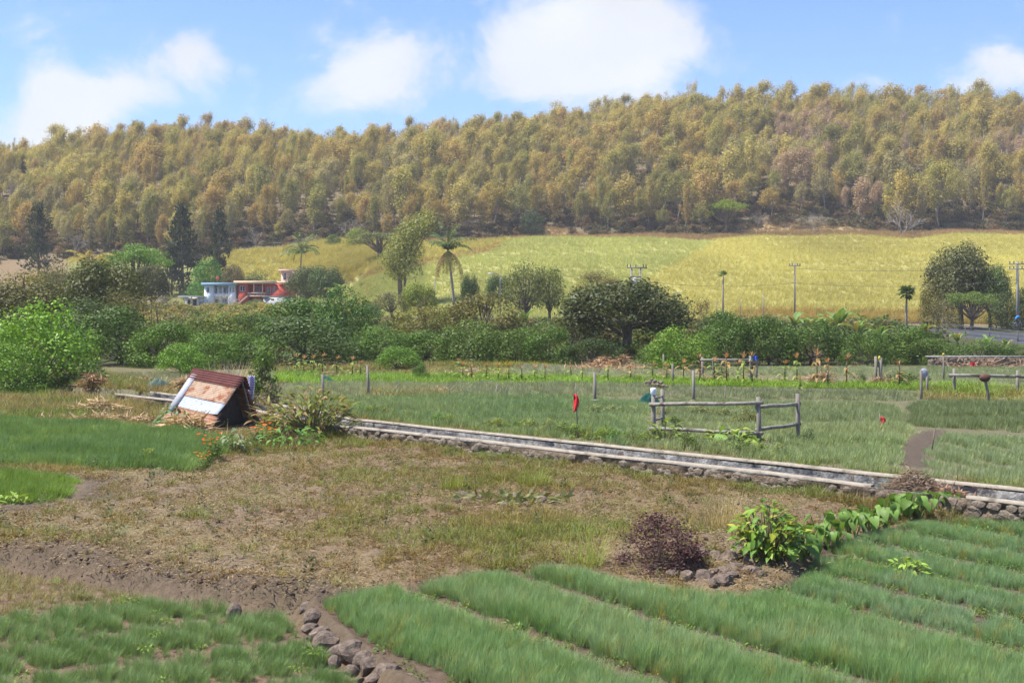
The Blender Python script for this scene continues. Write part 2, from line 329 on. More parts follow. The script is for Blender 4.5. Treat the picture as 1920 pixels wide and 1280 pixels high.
def terrain():
    ny, nx = 640, 430
    Y = 4.0 * (900 / 4.0) ** (np.linspace(0, 1, ny) ** 0.93)
    s = np.linspace(-1, 1, nx); s = np.sign(s) * (np.abs(s) * 0.5 + 1.2 * np.abs(s) ** 6)
    X = s[None] * Y[:, None]; YY = np.repeat(Y[:, None], nx, 1)
    x, y = X.ravel(), YY.ravel(); z = H(x, y); u = uof(x, y)
    col = np.zeros((len(x), 3))
    def lay(c, k): 
        nonlocal col; k = np.clip(k, 0, 1)[:, None]; col = col * (1 - k) + np.array(c)[None] * k
    n1, n2, n3 = fbm(x, y, 3, 4, 61), fbm(x, y, 0.6, 3, 71), fbm(x, y, 14, 3, 81)
    lay((.14, .13, .075), np.ones(len(x)))                                   # far fields: earth under thin crop
    sd = canal_sd(x, y); nr = (sd > 0) & (y < 75)
    lay((.185, .138, .092), nr * 1.0)                                          # fallow plot: dry brown soil
    lay((.18, .155, .07), nr * np.clip(0.22 + n1 * 1.6 + n2 * .5, 0, 0.7))
    lay((.20, .135, .08), nr * np.clip(-n3 * 2.0 + n2 * .7 - .1, 0, .5))
    hutz = nr & (y > 37)
    lay((.13, .14, .045), hutz * np.clip(.4 + n1 * 2, 0, .8))
    lay((.185, .125, .085), (poly_sd(x, y, LOW) < 0.0) * 1.0)
    PTH = GP([(1760, 806), (1735, 810), (1700, 835), (1680, 872), (1735, 876), (1730, 848), (1758, 820)]); lay((.10, .078, .06), np.clip(1 - poly_sd(x, y, PTH) / .3, 0, 1) * (sd < 0))
    lay((.115, .086, .06), np.exp(-(poly_sd(x, y, LOW) - .35) ** 2 / .25) * 1.0 * nr)
    lay((.125, .09, .065), (poly_sd(x, y, BED) < 0.1) * 1.0)
    lay((.10, .08, .06), np.clip(1 - np.abs(poly_sd(x, y, LSML) - .6) / .9, 0, 1) * nr)
    far = y > 78
    lay((.15, .125, .06), far * np.clip(.5 + n3, 0, 1) * (y < 100))
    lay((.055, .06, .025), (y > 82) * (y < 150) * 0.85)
    lay((.22, .15, .09), np.exp(-((y - 172) / 9) ** 2) * np.clip(.4 + (u > 1500) * .6, 0, 1))   # bare earth along the road
    cane = (y > 172) & (y < edge_Y(u))
    lay((.34, .32, .12), cane * 1.0)
    lay((.34, .25, .15), ((y > edge_Y(u) - 14) & (y <= edge_Y(u) + 6) & (u > 780)) * .9)
    lay((.19, .13, .085), (cane & (u < 130)) * .9)
    lay((.17, .17, .06), (cane & (u >= 130) & (u < 640)) * .9)
    lay((.125, .105, .06), (y > edge_Y(u)) * 1.0)
    lay((.20, .15, .10), (y > edge_Y(u)) * np.clip(n3 * 2, 0, .6))
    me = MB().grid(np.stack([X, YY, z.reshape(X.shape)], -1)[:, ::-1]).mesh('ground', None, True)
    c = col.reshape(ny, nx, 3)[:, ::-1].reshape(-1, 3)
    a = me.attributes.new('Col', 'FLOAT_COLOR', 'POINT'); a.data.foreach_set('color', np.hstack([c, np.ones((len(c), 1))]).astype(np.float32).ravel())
    m, nt = new_mat('soil')
    at_ = nt.new('ShaderNodeAttribute', attribute_name='Col').outputs['Color']
    co = nt.new('ShaderNodeTexCoord').outputs['Object']
    b = nt.rng(nt.noise(co, 7, 6, .7), .3, .7, .7, 1.3)
    v = nt.new('ShaderNodeVectorMath', operation='SCALE'); nt.l.new(at_, v.inputs[0]); nt.l.new(b, v.inputs['Scale'])
    finish(nt, bsdf(nt, v.outputs[0], .95, .08, nt.noise(co, 16, 6, .72), .9, .05))
    me.materials.append(m)
    o = ob('ground', me); tag(o, 'fields and wooded hillside rising behind them', 'ground', kind='structure')
terrain()

# ------------------------------------------------------------------ scattering (one object per crop or ground cover)
def leaf_quads(P, D, N, L, Wd, fold=0.0):
    """rhombic leaves: P base, D direction, N normal"""
    D = D / (np.linalg.norm(D, axis=1)[:, None] + 1e-9); S = np.cross(D, N); S /= np.linalg.norm(S, axis=1)[:, None] + 1e-9
    L = np.asarray(L)[:, None]; Wd = np.asarray(Wd)[:, None]; mid = P + D * L * .45
    V = np.stack([P, mid + S * Wd * .5, P + D * L, mid - S * Wd * .5], 1)
    n = len(P); Q = np.arange(n * 4).reshape(n, 4)
    return V.reshape(-1, 3), Q
def blades(n, length, width, spread, lean, seg=2, seed=0, rad=0.1, curl=0.5):
    """grass blades as tapering strips; returns V, quads, tris, per-vertex random"""
    g = np.random.default_rng(seed); a = g.uniform(0, 2 * math.pi, n); r = rad * np.sqrt(g.uniform(0, 1, n))
    P0 = np.stack([np.cos(a) * r, np.sin(a) * r, np.zeros(n)], 1)
    az = a + g.normal(0, .9, n); out = np.stack([np.cos(az), np.sin(az), np.zeros(n)], 1)
    L = length * g.uniform(.6, 1.15, n); ln = lean + spread * g.uniform(0, 1, n); side = np.stack([-np.sin(az), np.cos(az), np.zeros(n)], 1)
    rows = []
    pos = P0.copy(); 
    for k in range(seg + 1):
        w = width * (1 - k / seg) ** .7 * .5 + 1e-4
        rows.append((pos - side * w, pos + side * w))
        ang = ln * (1 + curl * k)
        pos = pos + (out * np.sin(ang)[:, None] + np.array([0, 0, 1.0]) * np.cos(ang)[:, None]) * (L / seg)[:, None]
    V = np.stack([q for k in range(seg + 1) for q in rows[k]], 1); m = 2 * (seg + 1)
    base = np.arange(n)[:, None] * m
    Q = np.concatenate([base + np.array([[2 * k, 2 * k + 1, 2 * k + 3, 2 * k + 2]]) for k in range(seg)])
    lv = np.repeat(g.uniform(0, 1, n), m)
    return V.reshape(-1, 3), Q, lv
def tuft_obj(name, mat, V, Q, lv): return bpy.data.objects.new(name, mk(name, V, Q, mat, False, {'lv': lv}))
_groups = {}
def src_group(key, objs):
    if key in _groups: return _groups[key]
    c = bpy.data.collections.new(key)
    for o in objs: c.objects.link(o)
    g = bpy.data.node_groups.new('scatter_' + key, 'GeometryNodeTree')
    g.interface.new_socket('Geometry', in_out='INPUT', socket_type='NodeSocketGeometry')
    g.interface.new_socket('Geometry', in_out='OUTPUT', socket_type='NodeSocketGeometry')
    N = g.nodes; L = g.links
    i = N.new('NodeGroupInput'); o = N.new('NodeGroupOutput'); ip = N.new('GeometryNodeInstanceOnPoints')
    ci = N.new('GeometryNodeCollectionInfo'); ci.inputs[0].default_value = c
    ci.inputs['Separate Children'].default_value = True; ci.inputs['Reset Children'].default_value = True
    def na(nm, ty):
        q = N.new('GeometryNodeInputNamedAttribute'); q.data_type = ty; q.inputs['Name'].default_value = nm; return q.outputs[0]
    e2r = N.new('FunctionNodeEulerToRotation'); L.new(na('rot', 'FLOAT_VECTOR'), e2r.inputs[0])
    f2i = N.new('FunctionNodeFloatToInt'); L.new(na('idx', 'FLOAT'), f2i.inputs[0])
    L.new(i.outputs[0], ip.inputs['Points']); L.new(ci.outputs[0], ip.inputs['Instance'])
    ip.inputs['Pick Instance'].default_value = True
    L.new(f2i.outputs[0], ip.inputs['Instance Index']); L.new(e2r.outputs[0], ip.inputs['Rotation']); L.new(na('scl', 'FLOAT_VECTOR'), ip.inputs['Scale'])
    L.new(ip.outputs[0], o.inputs[0]); _groups[key] = (g, len(objs)); return _groups[key]
def scatter(name, key, P, scl, tint, label, cat, lean=0.12, wind=0.0, seed=1, yaw=6.2832):
    g, nv = _groups[key]; n = len(P); q = np.random.default_rng(seed)
    a = q.uniform(0, yaw, n) - (yaw / 2 if yaw < 6 else 0); t = wind + q.normal(0, lean, n)
    rot = np.stack([np.arctan2(np.sin(t) * np.sin(a), np.cos(t)), np.arcsin(np.clip(np.sin(t) * np.cos(a), -1, 1)), np.arctan2(np.sin(a), np.cos(t) * np.cos(a))], 1)
    scl = np.asarray(scl, float)
    if scl.ndim == 1: scl = np.repeat(scl[:, None], 3, 1)
    tint = np.broadcast_to(np.asarray(tint, float), (n, 3)) * np.ones((n, 3))
    me = bpy.data.meshes.new(name); me.vertices.add(n); me.vertices.foreach_set('co', np.asarray(P, np.float32).ravel())
    for k, a_ in (('rot', rot), ('scl', scl)):
        x = me.attributes.new(k, 'FLOAT_VECTOR', 'POINT'); x.data.foreach_set('vector', a_.astype(np.float32).ravel())
    x = me.attributes.new('idx', 'FLOAT', 'POINT'); x.data.foreach_set('value', q.integers(0, nv, n).astype(np.float32))
    x = me.attributes.new('tint', 'FLOAT_COLOR', 'POINT'); x.data.foreach_set('color', np.hstack([tint, np.ones((n, 1))]).astype(np.float32).ravel())
    o = ob(name, me); md = o.modifiers.new('scatter', 'NODES'); md.node_group = g
    return tag(o, label, cat, kind='stuff')
def in_poly(P, dens, seed, jit=None):
    q = np.random.default_rng(seed); lo, hi = P.min(0), P.max(0); n = int((hi - lo).prod() * dens)
    xy = lo + q.uniform(0, 1, (n, 2)) * (hi - lo); return xy[poly_sd(xy[:, 0], xy[:, 1], P) < 0]
def in_view(xy, m=1.12): return np.abs(xy[:, 0]) < xy[:, 1] * 0.4 * m + 0.6
def vtint(base, xy, sc, amt, seed, to=None):
    n = fbm(xy[:, 0], xy[:, 1], sc, 3, seed)[:, None]; b = np.asarray(base, float)[None]
    if to is None: return np.clip(b * (1 + n * amt), 0, 1)
    k = np.clip(.5 + n * amt, 0, 1); return b * (1 - k) + np.asarray(to, float)[None] * k
def lift(xy, dz=0.0): return np.column_stack([xy, H(xy[:, 0], xy[:, 1]) + dz])

src_group('chive', [tuft_obj('chive_tuft', M_CHIVE, *blades(60, .30, .0055, .40, .03, 3, s, .08, .7)) for s in (1, 2, 3)])
src_group('chive_far', [tuft_obj('chive_clump', M_CHIVE, *blades(40, .29, .016, .5, .08, 2, s, .22, .5)) for s in (4, 5, 6)])
src_group('grass', [tuft_obj('grass_tuft', M_LEAFI, *blades(22, .26, .010, .8, .15, 2, s, .10, .6)) for s in (7, 8, 9)])
M_CANE = mat_leaf('cane_leaf', 'instancer', 0.35, (0.82, 1.18), 0.08, 0.6, (1.08, 1.0, 0.8))
src_group('cane', [tuft_obj('cane_clump', M_CANE, *blades(26, 1.4, .065, .7, .12, 3, s, .6, .8)) for s in (10, 11, 12)])
def weed_mesh(seed, n, r, leaf, h):
    g = np.random.default_rng(seed); a = g.uniform(0, 6.28, n); rr = r * g.uniform(0.1, 1, n)
    P = np.stack([np.cos(a) * rr, np.sin(a) * rr, h * g.uniform(.1, 1, n)], 1)
    D = np.stack([np.cos(a), np.sin(a), g.uniform(-.3, .6, n)], 1) + g.normal(0, .5, (n, 3)); Nn = np.array([0, 0, 1.0]) + g.normal(0, .5, (n, 3))
    V, Q = leaf_quads(P, D, Nn, leaf * g.uniform(.6, 1.4, n), leaf * .5 * g.uniform(.6, 1.3, n)); return V, Q, np.repeat(g.uniform(0, 1, n), 4)
src_group('weed', [tuft_obj('weed', M_LEAFI, *weed_mesh(s, 40, .14, .055, .10)) for s in (13, 14, 15)])
src_group('stemweed', [tuft_obj('tall_weed', M_LEAFI, *weed_mesh(s, 34, .07, .06, .38)) for s in (16, 17)])
def litter_mesh(seed, n=26):
    g = np.random.default_rng(seed); P = np.column_stack([g.normal(0, .22, (n, 2)), g.uniform(.01, .05, n)])
    D = np.column_stack([g.normal(0, 1, (n, 2)), g.normal(0, .2, n)]); Nn = np.array([0, 0, 1.]) + g.normal(0, .4, (n, 3))
    V, Q = leaf_quads(P, D, Nn, g.uniform(.03, .10, n), g.uniform(.006, .022, n)); return V, Q, np.repeat(g.uniform(0, 1, n), 4)
src_group('litter', [tuft_obj('litter', M_LEAFI, *litter_mesh(s)) for s in (18, 19, 20)])

# --- chive beds, right-hand field
ORD = ['first', 'second', 'third', 'fourth', 'fifth', 'sixth', 'seventh', 'eighth', 'ninth', 'tenth', 'eleventh', 'twelfth', 'thirteenth', 'fourteenth', 'fifteenth', 'sixteenth', 'seventeenth', 'eighteenth', 'nineteenth', 'twentieth', 'twenty-first', 'twenty-second', 'twenty-third', 'twenty-fourth', 'twenty-fifth', 'twenty-sixth', 'twenty-seventh', 'twenty-eighth', 'twenty-ninth', 'thirtieth', 'thirty-first', 'thirty-second', 'thirty-third', 'thirty-fourth', 'thirty-fifth', 'thirty-sixth', 'thirty-seventh', 'thirty-eighth', 'thirty-ninth', 'fortieth']
xy = in_poly(BED, 125, 30); xy = xy[(xy[:, 1] > 11.5) & in_view(xy)]
rc = xy[:, 0] * .83 + xy[:, 1] * .56 + fbm(xy[:, 0], xy[:, 1], 2.2, 2, 33) * .08
for i, (a, b) in enumerate(ROWS):
    k = (rc > a) & (rc < b); p = xy[k]
    if len(p) < 30: continue
    e = np.minimum(rc[k] - a, b - rc[k]) / .10; ed = -poly_sd(p[:, 0], p[:, 1], BED) / .3
    hs = (.62 + .38 * sstep(np.minimum(e, ed))) * (1 + fbm(p[:, 0], p[:, 1], .7, 3, 35 + i) * .16) * (.84 if i < 3 else .64)
    c = vtint((.20, .335, .135), p, 1.2, 1.2, 40 + i, (.255, .37, .185) if i < 3 else (.24, .36, .21))
    c = np.where((np.random.default_rng(90 + i).uniform(0, 1, len(p)) < .07)[:, None], np.array([[.34, .33, .12]]), c); hs = hs * np.random.default_rng(95 + i).normal(1, .11, len(p))
    where = ('nearest chive bed, along the stone edging', 'second chive bed from the stone edging', 'third chive bed from the stone edging')[i] if i < 3 else \
        ORD[i] + ' chive bed from the stone edging, in the right field'
    scatter('chive_bed', 'chive', lift(p, .02), np.stack([hs * 1.05, hs * 1.05, hs], 1), c, where, 'chive bed', .13, .08, 50 + i)
# weeds along the furrows
k = np.ones(len(xy), bool)
for a, b in ROWS: k &= ~((rc > a - .02) & (rc < b + .02))
p = xy[k][::9]
if len(p): scatter('furrow_weeds', 'weed', lift(p), rng.uniform(.5, 1.2, len(p)), vtint((.13, .2, .04), p, 1, .5, 3), 'small weeds in the furrows of the right chive field', 'weeds', seed=9)

# --- lower left field: clumpy onion rows and thin seedlings
d1 = np.array([.866, .5]); nrm = np.array([-.5, .866])
xy = in_poly(LOW, 95, 60); xy = xy[in_view(xy) & (xy[:, 1] > 12.5)]
t = xy @ nrm + fbm(xy[:, 0], xy[:, 1], 2.2, 2, 62) * .14; al = xy @ d1
LOWROWS = [(18.85, 20.4), (17.15, 18.6), (15.45, 16.9), (13.8, 15.2)]
lowd = -poly_sd(xy[:, 0], xy[:, 1], LOW)
for i, (a, b) in enumerate(LOWROWS):
    k = (t > a) & (t < b) & (lowd > .25); p = xy[k]
    if len(p) < 30: continue
    cl_ = np.cos(al[k] * 11 + t[k] * 4.5) * .5 + .5
    e = sstep(np.minimum(t[k] - a, b - t[k]) / .3); keep = np.random.default_rng(i).uniform(0, 1, len(p)) < .5 + .5 * cl_
    p = p[keep]; hs = ((.52 + .32 * cl_) * (.6 + .4 * e))[keep]
    scatter('onion_bed', 'chive', lift(p, .01), np.stack([hs * 1.15, hs * 1.15, hs], 1), vtint((.175, .28, .115), p, .8, .9, 65 + i, (.225, .325, .15)),
            ('tufted onion bed next to the sparse seedlings, lower left', 'middle tufted onion bed, lower left', 'onion bed at the lower left corner, cut by the frame', 'last onion bed, lower left edge')[i], 'onion bed', .16, .18, 70 + i)
k = (t > 20.45) & (lowd > .1); p = xy[k]; p = p[np.random.default_rng(4).uniform(0, 1, len(p)) < .95]
rowi = np.sin((p @ nrm) * 14)
p = p[rowi > -.45]
scatter('seedlings', 'grass', lift(p), rng.uniform(.55, 1.0, len(p)) * .8, vtint((.20, .23, .10), p, 1.0, .9, 77, (.32, .27, .13)), 'sparse onion seedlings on reddish brown soil, lower left', 'seedlings', .2, .15, 78)
k = (t > 14) & (lowd > .1); p = xy[k][::110]
scatter('leafy_weeds', 'weed', lift(p, .12), rng.uniform(.6, 1.2, len(p)), (.17, .26, .05), 'pale green leafy weeds among the lower left onions', 'weeds', seed=79)

# --- left middle beds
for nm, P, base, to, hsc, lab, sd_ in (('chive_field', LMID, (.175, .285, .11), (.225, .335, .12), 1.1, 'dense dark green chive plot in front of the tin hut', 80), ('chive_field', LSML, (.22, .33, .075), (.19, .30, .075), .9, 'small bright green chive plot at the left edge', 84)):
    p = in_poly(P, 42, sd_); p = p[in_view(p, 1.3)]
    e = sstep(-poly_sd(p[:, 0], p[:, 1], P) / .5); w = np.sin(p[:, 1] * 2.4 + fbm(p[:, 0], p[:, 1], 4, 2, 3) * 2)
    hs = hsc * (.75 + .25 * e) * (1 + .16 * w)
    scatter(nm, 'chive_far', lift(p), np.stack([hs, hs, hs], 1), vtint(base, p, 2.5, 1.0, sd_, to), lab, 'chive field', .12, .2, sd_)

# --- far fields beyond the channel (level 0)
FIELDS = [
    ([(470, 726), (690, 722), (1240, 723), (1240, 744), (900, 742), (690, 745), (560, 752), (470, 748)], (0.273, 0.310, 0.210), (0.318, 0.349, 0.220), 1.0, 'pale chive plot behind the posts, left of the fence'),
    ([(560, 754), (690, 748), (900, 745), (1060, 747), (1215, 752), (1215, 802), (1210, 845), (1160, 840), (1000, 822), (800, 800), (660, 785), (600, 775)], (0.218, 0.310, 0.152), (0.284, 0.358, 0.179), 1.0, 'chive plot along the channel, around the red flag'),
    ([(1245, 726), (1500, 732), (1720, 738), (1720, 752), (1245, 746)], (0.284, 0.310, 0.210), (0.240, 0.282, 0.171), .95, 'dull green chive strip behind the rail fence'),
    ([(1240, 749), (1640, 755), (1690, 770), (1690, 790), (1500, 792), (1240, 792)], (0.252, 0.310, 0.171), (0.273, 0.329, 0.179), .9, 'chive plot behind the rail fence and small red flag'),
    ([(1170, 812), (1240, 796), (1500, 796), (1690, 795), (1715, 812), (1690, 835), (1690, 895), (1480, 880), (1215, 845), (1216, 806)], (0.273, 0.358, 0.171), (0.318, 0.376, 0.201), .9, 'light green chive plot between the rail fence and the channel'),
    ([(1765, 812), (1920, 825), (2050, 835), (2050, 940), (1920, 925), (1730, 900), (1735, 845)], (0.273, 0.358, 0.191), (0.305, 0.367, 0.210), .85, 'chive plot with visible rows at the right edge'),
    ([(1720, 755), (2050, 757), (2050, 815), (1920, 812), (1700, 798), (1700, 770)], (0.218, 0.272, 0.141), (0.187, 0.237, 0.121), 1.05, 'darker green chive plot at the right, behind the rows'),
    ([(960, 688), (1250, 686), (1330, 690), (1330, 703), (1100, 702), (960, 700)], (0.328, 0.358, 0.281), (0.349, 0.376, 0.261), .9, 'far pale chive plot in front of the mango tree'),
    ([(1330, 690), (1640, 690), (1640, 706), (1330, 703)], (0.328, 0.376, 0.232), (0.305, 0.349, 0.220), .9, 'far pale chive plot behind the corn'),
    ([(1650, 690), (2000, 692), (2000, 722), (1780, 718), (1650, 706)], (0.305, 0.358, 0.220), (0.284, 0.340, 0.201), .9, 'far chive plot below the stone wall, right'),
    ([(180, 702), (360, 700), (360, 716), (180, 718)], (0.305, 0.329, 0.232), (0.328, 0.319, 0.201), .8, 'small pale plot behind the net heap'),
]
for i, (pl, base, to, hsc, lab) in enumerate(FIELDS):
    P = GP(pl); dn = 16 if pl[0][1] > 745 else 9
    if i == 5: dn = 26
    p = in_poly(P, dn, 90 + i); p = p[in_view(p, 1.2) & (canal_sd(p[:, 0], p[:, 1]) < -CW - .6)]
    e = sstep(-poly_sd(p[:, 0], p[:, 1], P) / .6)
    w = np.sin(p[:, 1] * 1.7 + fbm(p[:, 0], p[:, 1], 9, 2, 13) * 5)
    if i != 5:
        fr_ = np.mod((p[:, 1] + .06 * p[:, 0] + fbm(p[:, 0], p[:, 1], 8, 2, 17) * .8) / (4.6 if dn > 10 else 5.5), 1); k = (fr_ > .075) | (fr_ < .0); p, e, w = p[k], e[k], w[k]
    if i == 5:
        w2 = np.cos(p[:, 0] * 6.3 + p[:, 1] * .9); k = w2 > -.45; p, e, w = p[k], e[k], w[k]
    hs = .92 * hsc * (.75 + .25 * e) * (1 + .26 * w) * (1 + fbm(p[:, 0], p[:, 1], 2, 2, 15) * .25); wd = hs * (1.25 if dn < 10 else 1.05) * (.8 if i == 5 else 1)
    scatter('chive_field', 'chive_far', lift(p), np.stack([wd, wd, hs], 1), vtint(base, p, 5, 1.0, 100 + i, to), lab, 'chive field', .12, .2, 110 + i)

GRASS = [
    ([(520, 703), (1000, 705), (1500, 718), (1920, 724), (1920, 736), (1500, 728), (1100, 722), (640, 721), (520, 718)], (0.210, 0.350, 0.042), (0.168, 0.280, 0.042), 1.1, 9, 'bright green weedy strip under the corn rows'),
    ([(690, 728), (830, 726), (850, 742), (700, 750)], (0.196, 0.266, 0.056), (0.280, 0.252, 0.112), 1.0, 10, 'patch of weeds beside the bare post'),
    ([(820, 678), (1070, 680), (1070, 689), (820, 690)], (0.238, 0.280, 0.042), (0.308, 0.280, 0.084), 1.2, 7, 'yellow green grass strip below the hedge'),
    ([(520, 678), (900, 682), (960, 702), (520, 702)], (0.280, 0.238, 0.112), (0.168, 0.182, 0.063), 1.2, 7, 'brownish weedy strip below the round dark tree'),
    ([(1730, 726), (2000, 728), (2000, 757), (1730, 750)], (0.182, 0.266, 0.049), (0.280, 0.224, 0.112), 1.1, 9, 'weedy ground around the right rail fence'),
]
for i, (pl, base, to, hsc, dn, lab) in enumerate(GRASS):
    p = in_poly(GP(pl), dn, 130 + i); p = p[in_view(p, 1.2)]; s_ = hsc * rng.uniform(.7, 1.3, len(p)) * (1 + fbm(p[:, 0], p[:, 1], 3, 2, 3) * .5)
    scatter('weedy_grass', 'grass', lift(p), np.stack([s_ * 2.6, s_ * 2.6, s_], 1), vtint(base, p, 3, 1.3, 140 + i, to), lab, 'grass', .2, .1, 150 + i)

# --- fallow plot: grass, weeds, dead litter
P = np.array([(-22, 58), (-16, 52), (CN0[0], CN0[1]), (CN1[0], CN1[1]), (14, 21), (4, 19), (-3, 14), (-22, 17)])
xy = in_poly(P, 62, 160); xy = xy[in_view(xy, 1.15) & (canal_sd(xy[:, 0], xy[:, 1]) > .25)]
dl, db, dm, ds = (poly_sd(xy[:, 0], xy[:, 1], q) for q in (LOW, BED, LMID, LSML))
k = (dl > .2) & (db > .25) & (dm > .1) & (ds > .5); xy = xy[k]; dl = dl[k]
gz = fbm(xy[:, 0], xy[:, 1], 3.2, 4, 161) + .25 * fbm(xy[:, 0], xy[:, 1], .7, 2, 163)
q = np.random.default_rng(165); r = q.uniform(0, 1, len(xy))
hutz = xy[:, 1] > 38
p = xy[(r < np.clip(.20 + gz * 1.7 + hutz * .25, .04, .95)) & (dl > .35)]
s_ = q.uniform(.45, 1.0, len(p)) * np.where(p[:, 1] > 38, 1.0, .9)
scatter('dry_grass', 'grass', lift(p), np.stack([s_ * 1.7, s_ * 1.7, s_], 1), vtint((.25, .21, .07), p, 2.0, 1.6, 167, (.18, .21, .05)), 'tufts of olive and straw coloured grass on the fallow plot', 'grass', .22, .1, 168)
p = xy[(r > .5) & (r < .5 + np.clip(.30 + gz * .5, .06, .45))]
scatter('low_weeds', 'weed', lift(p), q.uniform(.4, 1.0, len(p)), vtint((.19, .18, .06), p, 1.5, 1.6, 170, (.23, .15, .07)), 'low creeping weeds covering the fallow plot', 'weeds', .2, 0, 171)
p = xy[r > .55]
scatter('plant_litter', 'litter', lift(p), q.uniform(.6, 1.3, len(p)), vtint((.34, .275, .18), p, 1.0, 1.0, 172, (.24, .165, .10)), 'pale dead plant litter strewn over the fallow plot', 'litter', .1, 0, 173)
p = xy[(r > .30) & (r < .318)]
scatter('tall_weeds', 'stemweed', lift(p), q.uniform(.5, 1.1, len(p)), vtint((.10, .125, .05), p, 1.5, .8, 174), 'scattered upright grey green weeds on the fallow plot', 'weeds', .15, .1, 175)
def clod_mesh(seed):
    import bmesh
    bm = bmesh.new(); bmesh.ops.create_icosphere(bm, subdivisions=1, radius=.5); g = np.random.default_rng(seed)
    for v in bm.verts: v.co = Vector(np.array(v.co) * g.uniform(.6, 1.15) * np.array([1, 1, .7]))
    me = bpy.data.meshes.new('clod'); bm.to_mesh(me); bm.free(); me.materials.append(M_CLOD); return bpy.data.objects.new('clod', me)
def mat_clod():
    m, nt = new_mat('clod'); a = nt.new('ShaderNodeAttribute', attribute_type='INSTANCER', attribute_name='tint').outputs['Color']
    finish(nt, bsdf(nt, a, .97, .05, nt.noise(nt.new('ShaderNodeTexCoord').outputs['Object'], 6, 4, .7), .8, .05)); return m
M_CLOD = mat_clod(); src_group('clod', [clod_mesh(k) for k in (1, 2, 3)])
dd = poly_sd(xy[:, 0], xy[:, 1], LOW); kk = q.uniform(0, 1, len(xy)) < np.where(dd < 1.6, .75, .10); p = xy[kk]
scatter('soil_clods', 'clod', lift(p, .005), .02 + .13 * q.uniform(0, 1, len(p)) ** 2.5, vtint((.155, .115, .088), p, .8, .8, 176, (.12, .088, .066)), 'clods of brown earth along the bank and over the fallow plot', 'clods', .8, 0, 177)
p = in_poly(LOW, 40, 178); p = p[in_view(p) & (p[:, 1] > 12.5)]
scatter('soil_clods', 'clod', lift(p, .0), .012 + .05 * q.uniform(0, 1, len(p)) ** 2, vtint((.20, .14, .10), p, .8, .8, 179, (.16, .115, .08)), 'crumbs of reddish soil in the lower left field', 'clods', .8, 0, 180)
# rank growth left of the hut
P = GP([(0, 700), (190, 706), (330, 735), (320, 775), (180, 785), (0, 782), (-120, 780), (-120, 700)], -.2)
p = in_poly(P, 12, 180); s_ = rng.uniform(.7, 1.5, len(p))
scatter('rank_weeds', 'grass', lift(p), np.stack([s_ * 2, s_ * 2, s_ * 1.2], 1), vtint((.17, .22, .05), p, 2.5, 2.0, 181, (.27, .22, .10)), 'rank green and straw weeds left of the tin hut', 'weeds', .25, .1, 182)

# ------------------------------------------------------------------ sugar cane on the slope
q = np.random.default_rng(200)
n = 62000; Yc = np.sqrt(q.uniform(170 ** 2, 345 ** 2, n)); xy = np.column_stack([q.uniform(-.46, .46, n) * Yc, Yc]); n2_ = 16000; Y2 = q.uniform(215, 335, n2_); xy = np.vstack([xy, np.column_stack([(q.uniform(540, 800, n2_) - 960) / F * Y2, Y2])]); Yc = xy[:, 1]; u = uof(xy[:, 0], xy[:, 1])
eY = edge_Y(u); k = (Yc < eY - 12 * (u > 780) - 3) & (poly_sd(xy[:, 0], xy[:, 1], HP) > 4) & (u > 380)
k &= ~((u < 640) & (Yc < 268)); xy, u, Yc, eY = xy[k], u[k], Yc[k], eY[k]
z = H(xy[:, 0], xy[:, 1]); v = VH - (z - CZ) / Yc * F
# the paler right-hand field starts at a line running up to the right
line = np.interp(u, [1100, 1240, 1350, 1500, 1900], [600, 510, 448, 440, 440]) + 9 * fbm(xy[:, 0], xy[:, 1], 12, 3, 211); right = (v > line) & (u > 1040)
tn = fbm(xy[:, 0], xy[:, 1] * .5, 26, 4, 201)[:, None]
tR = np.array([.54, .50, .185]) * (1 + .3 * tn); tL = np.array([.44, .465, .185]) * (1 + .35 * tn)
tint = np.where(right[:, None], tR, tL)
band = np.interp(u, [640, 720, 850, 900, 960], [530, 505, 480, 468, 450])
up = (v < band) & (u < 960)
tint = np.where(up[:, None], np.array([.48, .43, .15]) * (1 + .4 * tn), tint)
bd = (np.abs(v - band - 4) < 5) & (q.uniform(0, 1, len(u)) < .7) & (u > 640) & (u < 940); tint = np.where(bd[:, None], np.array([.40, .28, .13]), tint)
row = np.sin(Yc * .55 + fbm(xy[:, 0], xy[:, 1], 40, 2, 203) * 4)
hs = np.where(right, .62, .6) * (1 + .15 * row) * np.where(up, 1.5, 1) * q.uniform(.7, 1.25, len(u))
for nm, k, lab in (('sugar_cane', right, 'yellow sugar cane field on the slope, right of the rise'), ('sugar_cane', ~right & ~up, 'greener sugar cane field on the middle of the slope'), ('sugar_cane', up, 'tall golden sugar cane behind the houses')):
    scatter(nm, 'cane', np.column_stack([xy[k], z[k]]), np.stack([hs[k] * 1.15, hs[k] * 1.15, hs[k]], 1), tint[k], lab, 'cane field', .1, .25, 205)
# dry grass belt under the forest
n = 9000; u_ = q.uniform(760, 2050, n); eY = edge_Y(u_); Yd = eY - q.uniform(-4, 15, n); xd = (u_ - 960) / F * Yd
scatter('dry_grass_belt', 'cane', np.column_stack([xd, Yd, H(xd, Yd)]), q.uniform(.4, .8, n), vtint((.40, .28, .17), np.column_stack([xd, Yd]), 14, 1.2, 207, (.30, .22, .12)), 'belt of dry pinkish grass along the forest edge', 'dry grass', .2, .2, 208)
n = 2600; u_ = q.uniform(1380, 2000, n); Yd = q.uniform(166, 186, n); xd = (u_ - 960) / F * Yd
scatter('tall_dry_grass', 'cane', np.column_stack([xd, Yd, H(xd, Yd)]), q.uniform(.5, 1.1, n), vtint((.44, .30, .11), np.column_stack([xd, Yd]), 6, 1.2, 209, (.34, .28, .09)), 'tall golden grass along the foot of the cane field', 'dry grass', .2, .2, 210)

